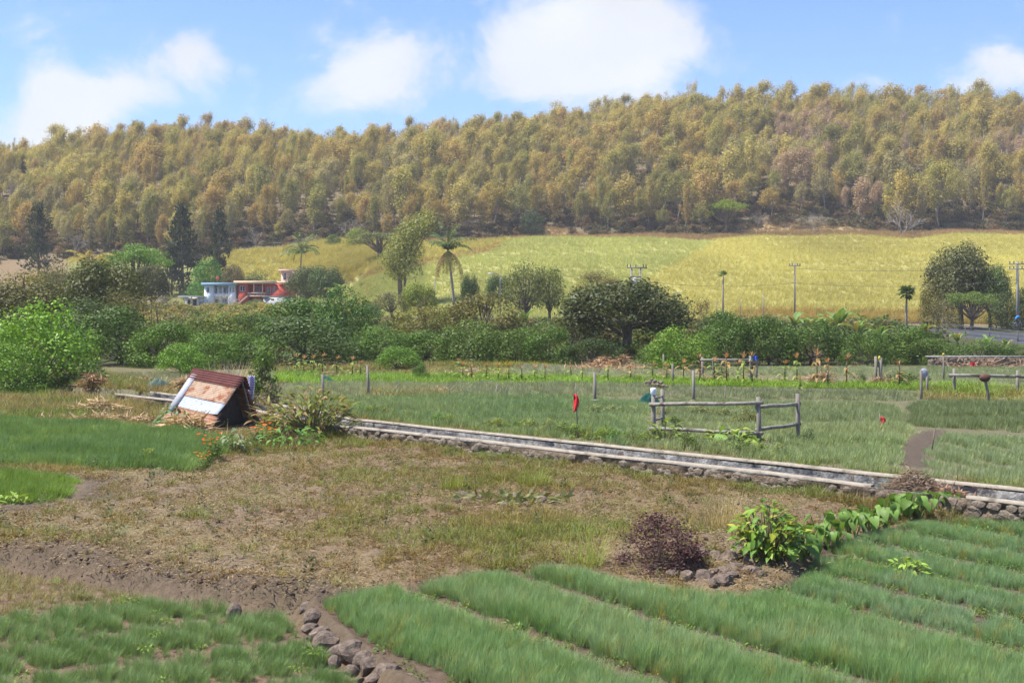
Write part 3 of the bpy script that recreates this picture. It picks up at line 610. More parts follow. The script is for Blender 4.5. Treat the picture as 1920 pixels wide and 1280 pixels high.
# ------------------------------------------------------------------ trees
def lobes_for(shape, g, n):
    """lobe centres and radii in a unit box: x,y in -.5..+.5, z 0..1"""
    C = []; Rr = []; lo_ = g.uniform(.24, .44)
    for i in range(n):
        a = g.uniform(0, 6.283); t = g.uniform(0, 1)
        if shape == 'round':
            ph = math.acos(1 - 2 * g.uniform(.02, .72)); r = g.uniform(.10, .30); k = .52 - r * .75
            C.append((math.cos(a) * math.sin(ph) * k, math.sin(a) * math.sin(ph) * k, .52 + math.cos(ph) * (.5 - r * .5) * .85)); Rr.append(r * .72)
        elif shape == 'bush':
            ph = math.acos(1 - g.uniform(.0, 1.0)); r = g.uniform(.09, .27); k = .53 - r * .7
            C.append((math.cos(a) * math.sin(ph) * k, math.sin(a) * math.sin(ph) * k, .10 + math.cos(ph) * (.82 - r * .5))); Rr.append(r * .8)
        elif shape == 'umbrella':
            rr = math.sqrt(t) * .40; C.append((math.cos(a) * rr, math.sin(a) * rr, .80 - .9 * rr * rr + g.normal(0, .05))); Rr.append(g.uniform(.09, .15))
        elif shape == 'dome':
            ph = math.acos(1 - g.uniform(.0, 1.15)); zz = .42 + .42 * math.cos(ph) * g.uniform(.6, 1); rr = .24 * math.sin(ph) * g.uniform(.3, 1)
            C.append((math.cos(a) * rr, math.sin(a) * rr, zz)); Rr.append(g.uniform(.05, .11))
        elif shape == 'tall':
            zz = lo_ + (.92 - lo_) * t ** .85; w = .19 * (1.15 - abs(zz - .62) * 1.4); rr = w * g.uniform(.1, 1)
            C.append((math.cos(a) * rr, math.sin(a) * rr, zz)); Rr.append(g.uniform(.06, .105))
        elif shape == 'column':
            zz = .1 + .82 * t; rr = .30 * g.uniform(.1, 1) * (1.15 - zz * .5); C.append((math.cos(a) * rr, math.sin(a) * rr, zz)); Rr.append(g.uniform(.13, .2))
    return np.array(C), np.array(Rr)
def crown_arrays(shape, seed, nl, n, leaf, shell=.5, zs=1.0, wleaf=.55, droop=0.0, nrm_out=.8, up=.25, rnd=.6):
    g = np.random.default_rng(seed); C, Rr = lobes_for(shape, g, nl); w = Rr ** 2 * g.uniform(.5, 1.3, nl); w /= w.sum()
    i = g.choice(nl, n, p=w); d = g.normal(0, 1, (n, 3)); d /= np.linalg.norm(d, axis=1)[:, None]
    rad = Rr[i] * (shell + (1 - shell) * g.uniform(0, 1, n) ** .5) * g.uniform(.8, 1.18, n)
    rad = np.where(g.uniform(0, 1, n) < .06, rad * g.uniform(1.1, 1.5, n), rad)
    P = C[i] + d * rad[:, None] * np.array([1, 1, zs]); P[:, 2] = np.maximum(P[:, 2], 0.01)
    N = d * nrm_out + g.normal(0, rnd, (n, 3)) + np.array([0, 0, up]); D = np.cross(N, g.normal(0, 1, (n, 3))); D[:, 2] -= droop
    s = leaf * g.uniform(.55, 1.5, n)
    V, Q = leaf_quads(P, D, N, s, s * wleaf)
    lobe_v = g.uniform(0, 1, nl)[i]; lv = np.clip(.5 * lobe_v + .5 * g.uniform(0, 1, n), 0, 1)
    return V, Q, np.repeat(lv, 4), C, Rr
def limbs(mb, C, base_r, fork_z, top_z, g, k=5, every=1, lean=(0, 0)):
    top = np.array([lean[0], lean[1], top_z]); n = 6; t = np.linspace(0, 1, n)[:, None]
    path = np.array([0, 0, -.06]) * (1 - t) + top * t; path[1:-1, :2] += g.normal(0, .012, (n - 2, 2))
    mb.tube(path, base_r * np.linspace(1.25, .3, n), k + 1)
    for c in C[::every]:
        f = np.array([0, 0, fork_z * g.uniform(.7, 1.25)]); f[:2] = np.array(lean) * f[2] / max(top_z, .1)
        m = (f + c) / 2 + np.array([0, 0, -.03]) + g.normal(0, .02, 3)
        mb.tube([f, m, c], base_r * np.array([.5, .35, .12]), k - 1, False)
_kinds = {}
def kind(name, shape, seeds, nl, n, leaf, base_r=.035, fork=.3, top=.75, every=2, mat=None, bark=None, **kw):
    out = []
    for s in seeds:
        V, Q, lv, C, Rr = crown_arrays(shape, s, nl, n, leaf, **kw); g = np.random.default_rng(s + 500)
        mb = MB(); limbs(mb, C, base_r, fork, top, g, every=every)
        out.append((mb.mesh(name + '_trunk', bark or M_BARK, True), mk(name + '_crown', V, Q, mat or M_LEAF, False, {'lv': lv}), (V, Q, lv), mb))
    _kinds[name] = out
kind('round', 'round', (1, 2, 3, 4), 46, 12500, .028, mat=M_BUSH, nrm_out=1.5, shell=.5)
kind('bush', 'bush', (5, 6, 7, 8), 44, 9500, .028, mat=M_BUSH, nrm_out=1.5, shell=.6, base_r=.02, fork=.12, top=.6)
kind('loose', 'round', (9, 10, 11), 34, 4200, .032, shell=.2)
kind('scrub', 'bush', (12, 13), 34, 2000, .030, base_r=.012, fork=.05, top=.7, every=1, shell=.1)
kind('umbrella', 'umbrella', (14, 15), 34, 5200, .026, zs=.45, fork=.3, top=.7, every=1)
kind('column', 'column', (16, 17), 30, 3600, .05, base_r=.03, fork=.15, top=.8, zs=1.2)
FOREST = []
for sd_, shp, nl_, n_, lf in ((20, 'tall', 34, 2700, .034), (21, 'tall', 22, 1700, .034), (22, 'dome', 30, 2400, .034), (23, 'tall', 40, 3000, .030), (24, 'dome', 22, 1500, .034), (25, 'tall', 14, 900, .034), (26, 'tall', 28, 2300, .040), (27, 'dome', 38, 2900, .030), (28, 'tall', 18, 1200, .030), (29, 'dome', 16, 800, .030), (30, 'tall', 30, 2400, .034)):
    kind('w%d' % sd_, shp, (sd_,), nl_, n_, lf, base_r=.009, fork=.32, top=.9, every=2 if n_ > 1300 else 1, bark=M_BARKP, mat=M_WOODLEAF, shell=.1, zs=1.4 if shp == 'tall' else 1.0, droop=.5, wleaf=.36, nrm_out=1.2, up=.9, rnd=.45)
    tk_, cr_, arr_, mb_ = _kinds['w%d' % sd_][0]
    for me_ in (tk_, cr_):                         # crowns bent a little to the right by the wind
        co_ = np.zeros(len(me_.vertices) * 3, np.float32); me_.vertices.foreach_get('co', co_); co_ = co_.reshape(-1, 3); co_[:, 0] += .17 * np.clip(co_[:, 2] - .35, 0, 1) ** 1.6; me_.vertices.foreach_set('co', co_.ravel()); me_.update()
    bend_ = lambda P: P + np.stack([.17 * np.clip(P[:, 2] - .35, 0, 1) ** 1.6, 0 * P[:, 2], 0 * P[:, 2]], 1)
    FOREST.append((tk_, cr_, (bend_(arr_[0]), arr_[1], arr_[2]), [bend_(np.vstack(mb_.V)), np.vstack(mb_.Q), np.vstack(mb_.T)]))
def bare_mesh(seed, spread=.5):
    g = np.random.default_rng(seed); mb = MB()
    def grow(p, d, L, r, lev):
        e = p + d * L; m = (p + e) / 2 + g.normal(0, L * .06, 3); mb.tube([p, m, e], [r, r * .8, r * .55], 4, False)
        if lev == 0: return
        for _ in range(3 if lev > 1 else 4):
            nd = d + g.normal(0, spread, 3) + np.array([0, 0, .15]); nd /= np.linalg.norm(nd); grow(p + (e - p) * g.uniform(.55, 1), nd, L * g.uniform(.55, .8), r * .55, lev - 1)
    for _ in range(3):
        d = np.array([*g.normal(0, .35, 2), 1.0]); grow(np.array([0, 0, -.02]), d / np.linalg.norm(d), .36, .02, 4)
    return mb.mesh('branches', M_OBJ)
BARE = [bare_mesh(s) for s in (31, 32, 33)]
def plant(kd, i, name, label, cat, loc, w, h, color, rot=None, group=None, yaw=None, bark=None, crown_name='crown'):
    tk, cr = _kinds[kd][i % len(_kinds[kd])][:2]
    o = thing(name, label, cat, loc, (0, 0, yaw if yaw is not None else R.uniform(0, 6.28)) if rot is None else rot, (w, w, h), group)
    ob('trunk', tk, o); ob(crown_name, cr, o, color=color); return o

# --- the wood on the hill
TINTS = np.array([(.42, .34, .115), (.39, .325, .11), (.345, .315, .105), (.42, .315, .115), (.44, .38, .14), (.405, .29, .12), (.375, .33, .17), (.27, .26, .095)])
TNAME = ['golden brown', 'olive brown', 'olive green', 'rusty golden', 'pale golden', 'rusty brown', 'greyish tan', 'dark olive']
WU = [90, 180, 270, 380, 480, 560, 640, 730, 820, 920, 1040, 1120, 1200, 1280, 1400, 1480, 1580, 1680, 1760, 1840]
WHERE = ['at the far left edge', 'right of the tall left pine', 'above the flat topped green tree', 'by the large dark pine', 'above the white house', 'above the red house', 'right of the left palm crown', 'behind the golden cane', 'behind the leaning tree', 'left of the dark round tree', 'behind the dark round tree',
         'above the left part of the cane field', 'straight above the twin pole', 'left of the lime green tree', 'behind the lime green tree', 'beside the bare pale tree', 'behind the bare grey tree', 'above the papaya by the road', 'behind the wide bare silvery tree', 'above the big dark right tree', 'at the far right edge']
q = np.random.default_rng(300); n = 20000
Yf = np.sqrt(q.uniform(268 ** 2, 545 ** 2, n)); u = q.uniform(-120, 2040, n); x = (u - 960) / F * Yf
dep = Yf - edge_Y(u); k = dep > 3; x, Yf, u, dep = x[k], Yf[k], u[k], dep[k]
sel = []; cell = {}; mind = 4.6                      # keep the stems a few metres apart
for i in range(len(x)):
    cx, cy = int(x[i] // mind), int(Yf[i] // mind); ok = True
    for a in (-1, 0, 1):
        for b in (-1, 0, 1):
            for j in cell.get((cx + a, cy + b), ()):
                if (x[i] - x[j]) ** 2 + (Yf[i] - Yf[j]) ** 2 < mind ** 2: ok = False
    if ok: cell.setdefault((cx, cy), []).append(i); sel.append(i)
x, Yf, u, dep = x[sel], Yf[sel], u[sel], dep[sel]; z = H(x, Yf)
gap = (fbm(x, Yf, 45, 3, 305) > .8) & (dep > 70); k = ~gap
x, Yf, u, dep, z = x[k], Yf[k], u[k], dep[k], z[k]
hgt = np.clip(q.normal(13.4, 3.0, len(x)), 6, 20) * np.interp(u, [0, 500, 1000, 1900], [.82, .9, 1.0, 1.05]); wid = hgt * q.uniform(.6, 1.3, len(x))
gn = fbm(x, Yf, 70, 3, 307); ti = np.clip(np.round(2.6 + gn * 4.0 + q.normal(0, 1.8, len(x))), 0, 7).astype(int)
lowk = (dep < 45) & (q.uniform(0, 1, len(x)) < .35); ti[lowk] = np.where(q.uniform(0, 1, lowk.sum()) < .4, 6, 7)
dryk = (u > 1450) & (dep < 95) & (fbm(x, Yf, 22, 2, 319) > .05) & (q.uniform(0, 1, len(x)) < .6); tint = TINTS[ti] * q.uniform(.82, 1.15, (len(x), 1)); tint[dryk] = np.array([.43, .31, .22]) * q.uniform(.8, 1.1, (dryk.sum(), 1)); ti[dryk] = 5
order = np.argsort(dep + np.abs(u - 960) * .004); vis = (u > 0) & (u < 1920)
front = [i for i in order if vis[i]][:290]; fs = set(front)
for i in front:
    tk, cr = FOREST[(i * 7 + i // 3) % len(FOREST)][:2]
    o = thing('forest_tree', 'tall %s tree in the wood %s' % (TNAME[ti[i]], WHERE[int(np.searchsorted(WU, u[i]))]), 'tree', (x[i], Yf[i], z[i] - .1), (R.gauss(0, .04), .03 + R.gauss(0, .04), R.uniform(-1.2, 1.2)), (wid[i], wid[i], hgt[i]), 'trees at the front of the wood')
    ob('trunk', tk, o); ob('crown', cr, o, color=tint[i])
src = []
for j, (tk, cr, (V, Q, lv), (V2, Q2, T2)) in enumerate(FOREST):
    me = mk('forest_tree', np.vstack([V, V2]), [np.vstack([Q, Q2 + len(V)]), T2 + len(V)], [M_WOODLEAFI, M_BARKP], False, {'lv': np.concatenate([lv, np.zeros(len(V2))])},
            [0] * len(Q) + [1] * (len(Q2) + len(T2)))
    src.append(bpy.data.objects.new('forest_tree_source', me))
src_group('forest', src)
rest = np.array([i for i in range(len(x)) if i not in fs])
scatter('hillside_wood', 'forest', np.column_stack([x, Yf, z - .1])[rest], np.stack([wid, wid, hgt], 1)[rest], tint[rest], 'dense olive and golden brown wood covering the hill up to its crest', 'wood', .05, .03, 309, 2.4)
print('forest', len(x))
# brush under the first trees
V, Q, lv, _, _ = crown_arrays('bush', 40, 14, 420, .10); b1 = bpy.data.objects.new('brush', mk('brush', V, Q, M_LEAFI, False, {'lv': lv}))
V, Q, lv, _, _ = crown_arrays('bush', 41, 14, 420, .10); b2 = bpy.data.objects.new('brush', mk('brush', V, Q, M_LEAFI, False, {'lv': lv}))
src_group('brush', [b1, b2])
n = 950; u_ = q.uniform(-60, 2000, n); Yd = edge_Y(u_) + q.uniform(-1, 24, n) ** 1.0; xd = (u_ - 960) / F * Yd
s_ = q.uniform(1.5, 4.2, n); tt = np.array([(.075, .08, .035), (.15, .12, .07), (.22, .15, .09), (.10, .10, .05)])[q.integers(0, 4, n)]
scatter('forest_brush', 'brush', np.column_stack([xd, Yd, H(xd, Yd)]), np.stack([s_, s_, s_ * .8], 1), tt, 'low dark and dry brush along the foot of the wood', 'brush', .1, 0, 311)
n = 3200; u_ = q.uniform(-60, 2000, n); Yd = edge_Y(u_) + 8 + 200 * q.uniform(0, 1, n) ** 1.6; xd = (u_ - 960) / F * Yd; s_ = q.uniform(2, 4.5, n)
scatter('wood_undergrowth', 'brush', np.column_stack([xd, Yd, H(xd, Yd)]), np.stack([s_, s_, s_ * .6], 1), np.array([(.22, .18, .09), (.27, .19, .12), (.17, .16, .07)])[q.integers(0, 3, n)], 'dry undergrowth between the trees of the wood', 'brush', .1, 0, 313)
# bare grey trees and others that stand out at the wood's edge
for i, (u0, vb, h, w, lab) in enumerate([(1420, 437, 52, 50, 'bare pale tree beside the lime green tree'), (1530, 437, 55, 60, 'bare grey tree at the wood edge, centre right'), (1690, 441, 80, 90, 'wide bare silvery tree at the right wood edge'), (1712, 440, 40, 44, 'small bare tree at the foot of the right wood'),
                                         (655, 452, 60, 70, 'bare tangled grey tree above the golden cane'), (480, 470, 55, 60, 'bare twiggy tree left of the palm, at the wood edge'), (140, 484, 60, 70, 'bare brown tree at the left wood edge'), (880, 440, 48, 44, 'thin bare tree left of the dark round tree')]):
    p = hill(u0, vb, 230); m = p[1] / F
    o = thing('bare_tree', lab, 'tree', p, (0, 0, R.uniform(0, 6)), (w * m * .9, w * m * .9, h * m * .95)); ob('branches', BARE[i % 3], o, color=(.27, .235, .20))
def hill_plant(kd, i, name, u0, vb, h, w, col, lab, Y0=230, cat='tree', Y=None):
    p = hill(u0, vb, Y0) if Y is None else at(u0, vb, Y); m = p[1] / F
    if Y is not None: p = (p[0], p[1], min(p[2], Hs(p[0], p[1]) + .05)); h = h + max(0, 0)
    return plant(kd, i, name, lab, cat, p, w * m, h * m, col)
hill_plant('umbrella', 0, 'lime_tree', 1362, 440, 74, 92, (.20, .27, .03), 'lime green spreading tree at the wood edge')
hill_plant('bush', 1, 'round_tree', 998, 444, 58, 52, (.05, .085, .025), 'dark green round tree at the wood edge')
hill_plant('bush', 2, 'lime_bush', 672, 464, 40, 62, (.22, .27, .03), 'lime green bush left of the leaning tree')
hill_plant('bush', 3, 'lime_bush', 625, 462, 24, 34, (.13, .20, .03), 'small green bush right of the palm crown')
hill_plant('umbrella', 1, 'acacia_tree', 712, 490, 62, 110, (.17, .19, .075), 'grey green umbrella tree behind the leaning tree')

# --- dark columnar pines in the wood
def pine_mesh(seed):
    g = np.random.default_rng(seed); P = []; D = []; mb = MB(); mb.tube([(0, 0, -.02), (0, 0, .5), (0, 0, .97)], [.03, .02, .006], 6)
    for k in range(11):
        zz = .12 + .84 * k / 10 + g.normal(0, .02); L = .46 * (1 - zz * .7) * g.uniform(.45, 1.15); nb = 5
        for j in range(nb):
            if g.uniform() < .2: continue
            L *= g.uniform(.6, 1.25)
            a = j / nb * 6.283 + g.uniform(0, 1); d = np.array([math.cos(a), math.sin(a), .12]); e = d * L + (0, 0, zz)
            mb.tube([(0, 0, zz), e * np.array([1, 1, 1])], [.008, .003], 3, False)
            m = 40; t = g.uniform(.45, 1.08, m)[:, None]; P.append(np.array([0, 0, zz]) + d * L * t + g.normal(0, .036, (m, 3))); D.append(d + g.normal(0, .7, (m, 3)) + np.array([0, 0, .3]))
    P = np.vstack(P); D = np.vstack(D); n = len(P); V, Q = leaf_quads(P, D, g.normal(0, 1, (n, 3)), g.uniform(.04, .10, n), g.uniform(.02, .05, n))
    return mb.mesh('pine_trunk', M_BARK), mk('pine_crown', V, Q, M_LEAF, False, {'lv': np.repeat(g.uniform(0, 1, n), 4)})
PINES = [pine_mesh(s) for s in (51, 52, 53)]
for i, (u0, vb, vt, w, lab) in enumerate([(45, 345, 305, 30, 'dark pine high on the hill at the far left'), (107, 308, 278, 14, 'slim dark pine just below the left crest'), (72, 488, 392, 48, 'tall dark pine at the left foot of the wood'), (342, 520, 390, 62, 'large dark pine left of its slimmer neighbour, above the houses'),
                                          (412, 505, 398, 40, 'slim dark pine right of the large one, above the houses'), (322, 560, 470, 44, 'dark pine in front of the large pine'), (425, 362, 315, 16, 'small dark pine in mid slope above the houses'), (513, 325, 285, 18, 'thin dark pine near the crest, left of centre'), (578, 325, 298, 28, 'short bushy pine near the crest'), (543, 390, 355, 28, 'short dark pine halfway up the slope'), (735, 350, 308, 26, 'dark tree amid the golden slope, left of centre')]):
    p = hill(u0, vb, 150 if vb > 500 else 230); 
    if i in (3, 4, 5): p = at(u0, vb, (287, 284, 282)[i - 3])
    if i == 2: p = at(u0, vb, 292)
    m = p[1] / F; zz = Hs(p[0], p[1]); h = (vb - vt) * m
    top = CZ - (vt - VH) * m; o = thing('pine_tree', lab, 'tree', (p[0], p[1], zz), (0, 0, R.uniform(0, 6)), (w * m * 1.55, w * m * 1.55, max(h, top - zz))); t_, c_ = PINES[i % 3]
    ob('trunk', t_, o); ob('crown', c_, o, color=(.05, .066, .03))

# --- trees and bushes between the fields and the slope: kind, u, base v, top v, width px, distance, colour, label
MID = [
    ('umbrella', 250, 540, 450, 120, 190, (0.144, 0.256, 0.045), 'bright green flat topped tree left of the dark pines', 'tree'),
    ('bush', 215, 545, 478, 95, 186, (0.132, 0.243, 0.041), 'fresh green bushy tree below the flat topped tree', 'tree'),
    ('round', 285, 560, 495, 60, 180, (0.108, 0.114, 0.041), 'brownish tree beside the flat topped green tree', 'tree'),
    ('bush', 393, 540, 483, 72, 272, (0.108, 0.256, 0.027), 'bright green round tree behind the white house', 'tree'),
    ('round', 437, 535, 496, 42, 270, (0.193, 0.161, 0.054), 'small brownish tree between white and red house roofs', 'tree'),
    ('bush', 478, 535, 503, 66, 276, (0.144, 0.189, 0.059), 'grey green bush behind the red house', 'bush'),
    ('round', 574, 585, 498, 68, 232, (0.102, 0.128, 0.036), 'dark olive tree under the left palm', 'tree'),
    ('round', 612, 583, 500, 62, 226, (0.090, 0.134, 0.036), 'dark green tree right of the left palm', 'tree'),
    ('round', 785, 600, 530, 62, 165, (0.228, 0.283, 0.041), 'round yellow green tree between the leaning tree and the palm', 'tree'),
    ('loose', 735, 600, 545, 70, 165, (0.205, 0.209, 0.100), 'greyish shrub at the foot of the leaning tree', 'shrub'),
    ('bush', 690, 612, 565, 70, 150, (0.084, 0.148, 0.036), 'dark shrub by the roadside left of the leaning tree', 'shrub'),
    ('round', 880, 590, 515, 34, 180, (0.084, 0.134, 0.032), 'small dark tree right of the drooping palm', 'tree'),
    ('round', 935, 590, 515, 44, 185, (0.090, 0.141, 0.036), 'small dark tree left of the grey green tree', 'tree'),
    ('loose', 985, 640, 490, 88, 150, (0.156, 0.183, 0.059), 'grey green tree on the cane slope, left half of a pair', 'tree'),
    ('loose', 1030, 610, 498, 68, 152, (0.180, 0.216, 0.064), 'paler grey green tree on the cane slope, right of a pair', 'tree'),
    ('bush', 1120, 540, 507, 84, 205, (0.228, 0.209, 0.054), 'low olive shrub in the cane below the crossroads of wires', 'shrub'),
    ('round', 1800, 610, 458, 118, 152, (.115, .125, .045), 'big dark tree on the right slope', 'tree'),
    ('bush', 1760, 590, 515, 66, 153, (0.168, 0.161, 0.041), 'brown tinged lower limb of growth left of the big right tree', 'tree'),
    ('round', 1855, 615, 495, 70, 150, (0.102, 0.155, 0.041), 'dark green tree right of the big right tree', 'tree'),
    ('umbrella', 1822, 612, 540, 84, 140, (0.156, 0.223, 0.054), 'small pale green spreading tree beside the road', 'tree'),
    ('scrub', 1770, 605, 555, 66, 146, (0.240, 0.230, 0.118), 'grey dry shrub on the road bank', 'shrub'),
    ('bush', 1888, 615, 545, 66, 146, (0.073, 0.101, 0.032), 'dark shrub behind the cyclist', 'shrub'),
    ('bush', 1925, 615, 535, 50, 146, (0.066, 0.094, 0.027), 'dark shrub at the right edge beyond the pole', 'shrub'),
    # second line, 95 to 130 m
    ('round', 55, 660, 525, 170, 118, (0.114, 0.114, 0.027), 'olive brown tree at the left edge above the bright bush', 'tree'),
    ('loose', 45, 600, 505, 150, 130, (0.193, 0.176, 0.045), 'straw tinted shrub above the left edge trees', 'shrub'),
    ('loose', 110, 600, 497, 90, 128, (0.180, 0.176, 0.077), 'greyish dry tree above the left olive tree', 'tree'),
    ('round', 195, 640, 500, 140, 116, (0.102, 0.114, 0.025), 'dark olive tree above the dense left hedge', 'tree'),
    ('bush', 165, 680, 560, 160, 104, (0.084, 0.128, 0.025), 'dark green hedge tree behind the bright left bush', 'tree'),
    ('scrub', 295, 660, 548, 190, 110, (0.205, 0.176, 0.077), 'brown leafless scrub above the left hedge', 'scrub'),
    ('scrub', 230, 650, 560, 150, 106, (0.180, 0.168, 0.068), 'grey brown scrub left of the leafless scrub', 'scrub'),
    ('bush', 400, 690, 590, 130, 100, (0.132, 0.176, 0.029), 'yellowish green bush below the white house', 'bush'),
    ('bush', 475, 685, 578, 120, 104, (0.102, 0.176, 0.025), 'green bush below the house stairs', 'bush'),
    ('bush', 560, 680, 562, 170, 100, (0.084, 0.168, 0.020), 'deep green bush below the red house', 'bush'),
    ('bush', 645, 690, 545, 112, 96, (0.073, 0.155, 0.018), 'rich green tall bush right of the red house', 'bush'),
    ('loose', 800, 670, 565, 130, 108, (0.180, 0.176, 0.041), 'orange tinged thin tree above the middle hedge', 'tree'),
    ('loose', 910, 690, 540, 130, 98, (0.150, 0.141, 0.045), 'brown grey open tree in the middle of the hedge', 'tree'),
    ('loose', 850, 680, 575, 90, 102, (0.156, 0.168, 0.045), 'thin olive tree left of the brown open tree', 'tree'),
    ('round', 1175, 690, 524, 215, 96, (.080, .098, .030), 'large dark mango tree with browned leaf tips', 'tree'),
    ('bush', 1080, 690, 585, 120, 99, (0.102, 0.114, 0.027), 'dark lower growth on the left side of the mango tree', 'bush'),
    ('scrub', 1318, 670, 562, 74, 100, (0.193, 0.155, 0.073), 'dead brown vine covered tree right of the mango', 'tree'),
    ('bush', 1350, 690, 592, 90, 96, (0.078, 0.134, 0.023), 'dark green bush right of the dead tree', 'bush'),
    # first line along the far fields
    ('bush', 70, 716, 586, 200, 66, (0.180, 0.337, 0.027), 'large bright green bush at the left edge', 'bush'),
    ('bush', 20, 716, 640, 120, 62, (0.144, 0.270, 0.027), 'lower green bush at the left edge', 'bush'),
    ('bush', 225, 696, 590, 150, 84, (0.078, 0.141, 0.020), 'dark green bush right of the bright left bush', 'bush'),
    ('bush', 310, 694, 606, 130, 82, (0.108, 0.196, 0.023), 'green bush with bright leaves behind the net heap', 'bush'),
    ('bush', 395, 694, 622, 110, 80, (0.102, 0.196, 0.020), 'green bush behind the tin hut', 'bush'),
    ('bush', 345, 707, 650, 90, 72, (0.139, 0.270, 0.023), 'small bright green bush left of the tin hut', 'bush'),
    ('bush', 460, 694, 625, 90, 84, (0.120, 0.216, 0.025), 'green bush right behind the vine covered stump', 'bush'),
    ('bush', 570, 694, 588, 190, 82, (0.078, 0.128, 0.029), 'round dark grey green tree in front of the hedge', 'tree'),
    ('bush', 720, 690, 612, 120, 86, (0.102, 0.189, 0.023), 'green bush right of the round dark tree', 'bush'),
    ('bush', 745, 702, 645, 84, 77, (0.120, 0.230, 0.023), 'small bright bush at the field corner', 'bush'),
    ('bush', 788, 718, 680, 30, 68, (0.096, 0.176, 0.027), 'tiny bush standing alone in the weeds', 'bush'),
    ('bush', 800, 690, 620, 110, 86, (0.102, 0.183, 0.023), 'green hedge bush below the orange tinged tree', 'bush'),
    ('bush', 880, 690, 610, 120, 85, (0.108, 0.176, 0.027), 'green hedge bush below the open brown tree', 'bush'),
    ('bush', 965, 690, 612, 110, 85, (0.102, 0.168, 0.025), 'green hedge bush right of the open brown tree', 'bush'),
    ('bush', 1030, 690, 618, 90, 84, (0.096, 0.176, 0.023), 'green hedge bush left of the mango tree', 'bush'),
    ('bush', 1110, 695, 640, 110, 83, (0.061, 0.094, 0.020), 'dark bush under the mango tree', 'bush'),
    ('bush', 1278, 697, 612, 116, 77, (0.144, 0.256, 0.025), 'bright green bush by the far white rail', 'bush'),
    ('bush', 1240, 694, 640, 80, 80, (0.090, 0.148, 0.023), 'dark bush under the right side of the mango', 'bush'),
    ('bush', 1365, 692, 600, 100, 84, (0.084, 0.155, 0.020), 'dark green hedge bush behind the far rail', 'bush'),
    ('bush', 1440, 692, 605, 100, 84, (0.073, 0.134, 0.018), 'dark hedge bush right of the far rail', 'bush'),
    ('bush', 1520, 692, 590, 120, 85, (0.078, 0.141, 0.020), 'tall dark hedge bush below the banana plants', 'bush'),
    ('bush', 1625, 694, 625, 84, 82, (0.090, 0.161, 0.023), 'green hedge bush beside the grey trunks', 'bush'),
    ('bush', 1705, 690, 605, 110, 86, (0.102, 0.176, 0.027), 'green bush in front of the road', 'bush'),
    ('bush', 1745, 690, 640, 90, 84, (0.102, 0.168, 0.027), 'low green bush left of the stone wall', 'bush'),
    ('bush', 1830, 680, 640, 110, 90, (0.090, 0.155, 0.029), 'low green bush above the stone wall', 'bush'),
    ('bush', 1910, 680, 645, 80, 90, (0.102, 0.161, 0.032), 'low green bush at the right end of the stone wall', 'bush'),
]
for i, (kd, u0, vb, vt, w, Y, col, lab, cat) in enumerate(MID):
    m = Y / F; xx = (u0 - 960) * m; zz = Hs(xx, Y); top = CZ - (vt - VH) * m
    plant(kd, i, {'scrub': 'dry_scrub', 'bush': 'leafy_bush' if cat == 'bush' else 'bushy_tree'}.get(kd, 'spreading_tree' if kd == 'umbrella' else 'leafy_tree'), lab, cat, (xx, Y, zz - .05), w * m * (1.2 if kd != 'scrub' else 1.0), max(.6, (top - zz) * (R.uniform(1.0, 1.3) if Y < 130 else 1.06)), col)
# leaning eucalyptus
V, Q, lv, C, Rr = crown_arrays('column', 77, 44, 9000, .038, shell=.2, zs=1.2, droop=.5, wleaf=.4)
def lean_(P): P = P.copy(); P[:, 2] = P[:, 2] * .72 + .30; P[:, 0] += np.clip(P[:, 2] - .5, 0, 1) ** 1.2 * .75; return P
mb = MB(); g = np.random.default_rng(3); Cl = lean_(C)
mb.tube([(0, 0, -.03), (-.02, 0, .3), (.02, 0, .55), (.2, 0, .85)], [.045, .035, .025, .008], 7)
mb.tube([(.04, 0, -.03), (.06, .02, .3), (.0, 0, .5)], [.03, .022, .01], 6)
for c in Cl[::2]: mb.tube([(0, 0, .32), (c + np.array([0, 0, .3])) / 2, c], [.014, .01, .003], 4, False)
Y = 205; m = Y / F; xx = (752 - 960) * m; zz = Hs(xx, Y)
o = thing('leaning_tree', 'tall yellow olive tree leaning right, crown bent by the wind', 'tree', (xx, Y, zz), (0, 0, 0), (125 * m, 110 * m, (CZ - (404 - VH) * m) - zz))
ob('trunk', mb.mesh('leaning_trunk', M_BARK, True), o); ob('crown', mk('leaning_crown', lean_(V), Q, M_LEAF, False, {'lv': lv}), o, color=(.25, .27, .08))

# --- palms, bananas, papayas: every frond and large leaf its own mesh object
def frond_mesh(name, L, droop, nl, ll, lw, mat=M_LEAF, seed=0, up=.5):
    g = np.random.default_rng(seed); t = np.linspace(0, 1, 9); ang = up - droop * t ** 1.3; ds = L / 8
    X = np.concatenate([[0], np.cumsum(np.cos(ang[:-1]) * ds)]); Z = np.concatenate([[0], np.cumsum(np.sin(ang[:-1]) * ds)])
    mb = MB(); mb.tube(np.stack([X, 0 * X, Z], 1), np.linspace(.035, .008, 9) * L / 3, 4, False)
    tt = np.linspace(.12, 1, nl); P = []; D = []; Ls = []
    for s in (-1, 1):
        for k in tt:
            P.append((np.interp(k, t, X), 0, np.interp(k, t, Z))); D.append((.45 + g.normal(0, .1), s * 1.0, -.35 - .5 * droop * k + g.normal(0, .1))); Ls.append(ll * (1 - .55 * abs(k - .45)) * g.uniform(.8, 1.1))
    V, Q = leaf_quads(np.array(P, float), np.array(D, float), np.array([[.2, 0, 1.]]) * np.ones((len(P), 1)) + g.normal(0, .2, (len(P), 3)), np.array(Ls), np.full(len(P), lw))
    mb.add(V, Q); nv = mb.n
    return mb.mesh(name, mat, False, {'lv': g.uniform(.3, .9, nv)})
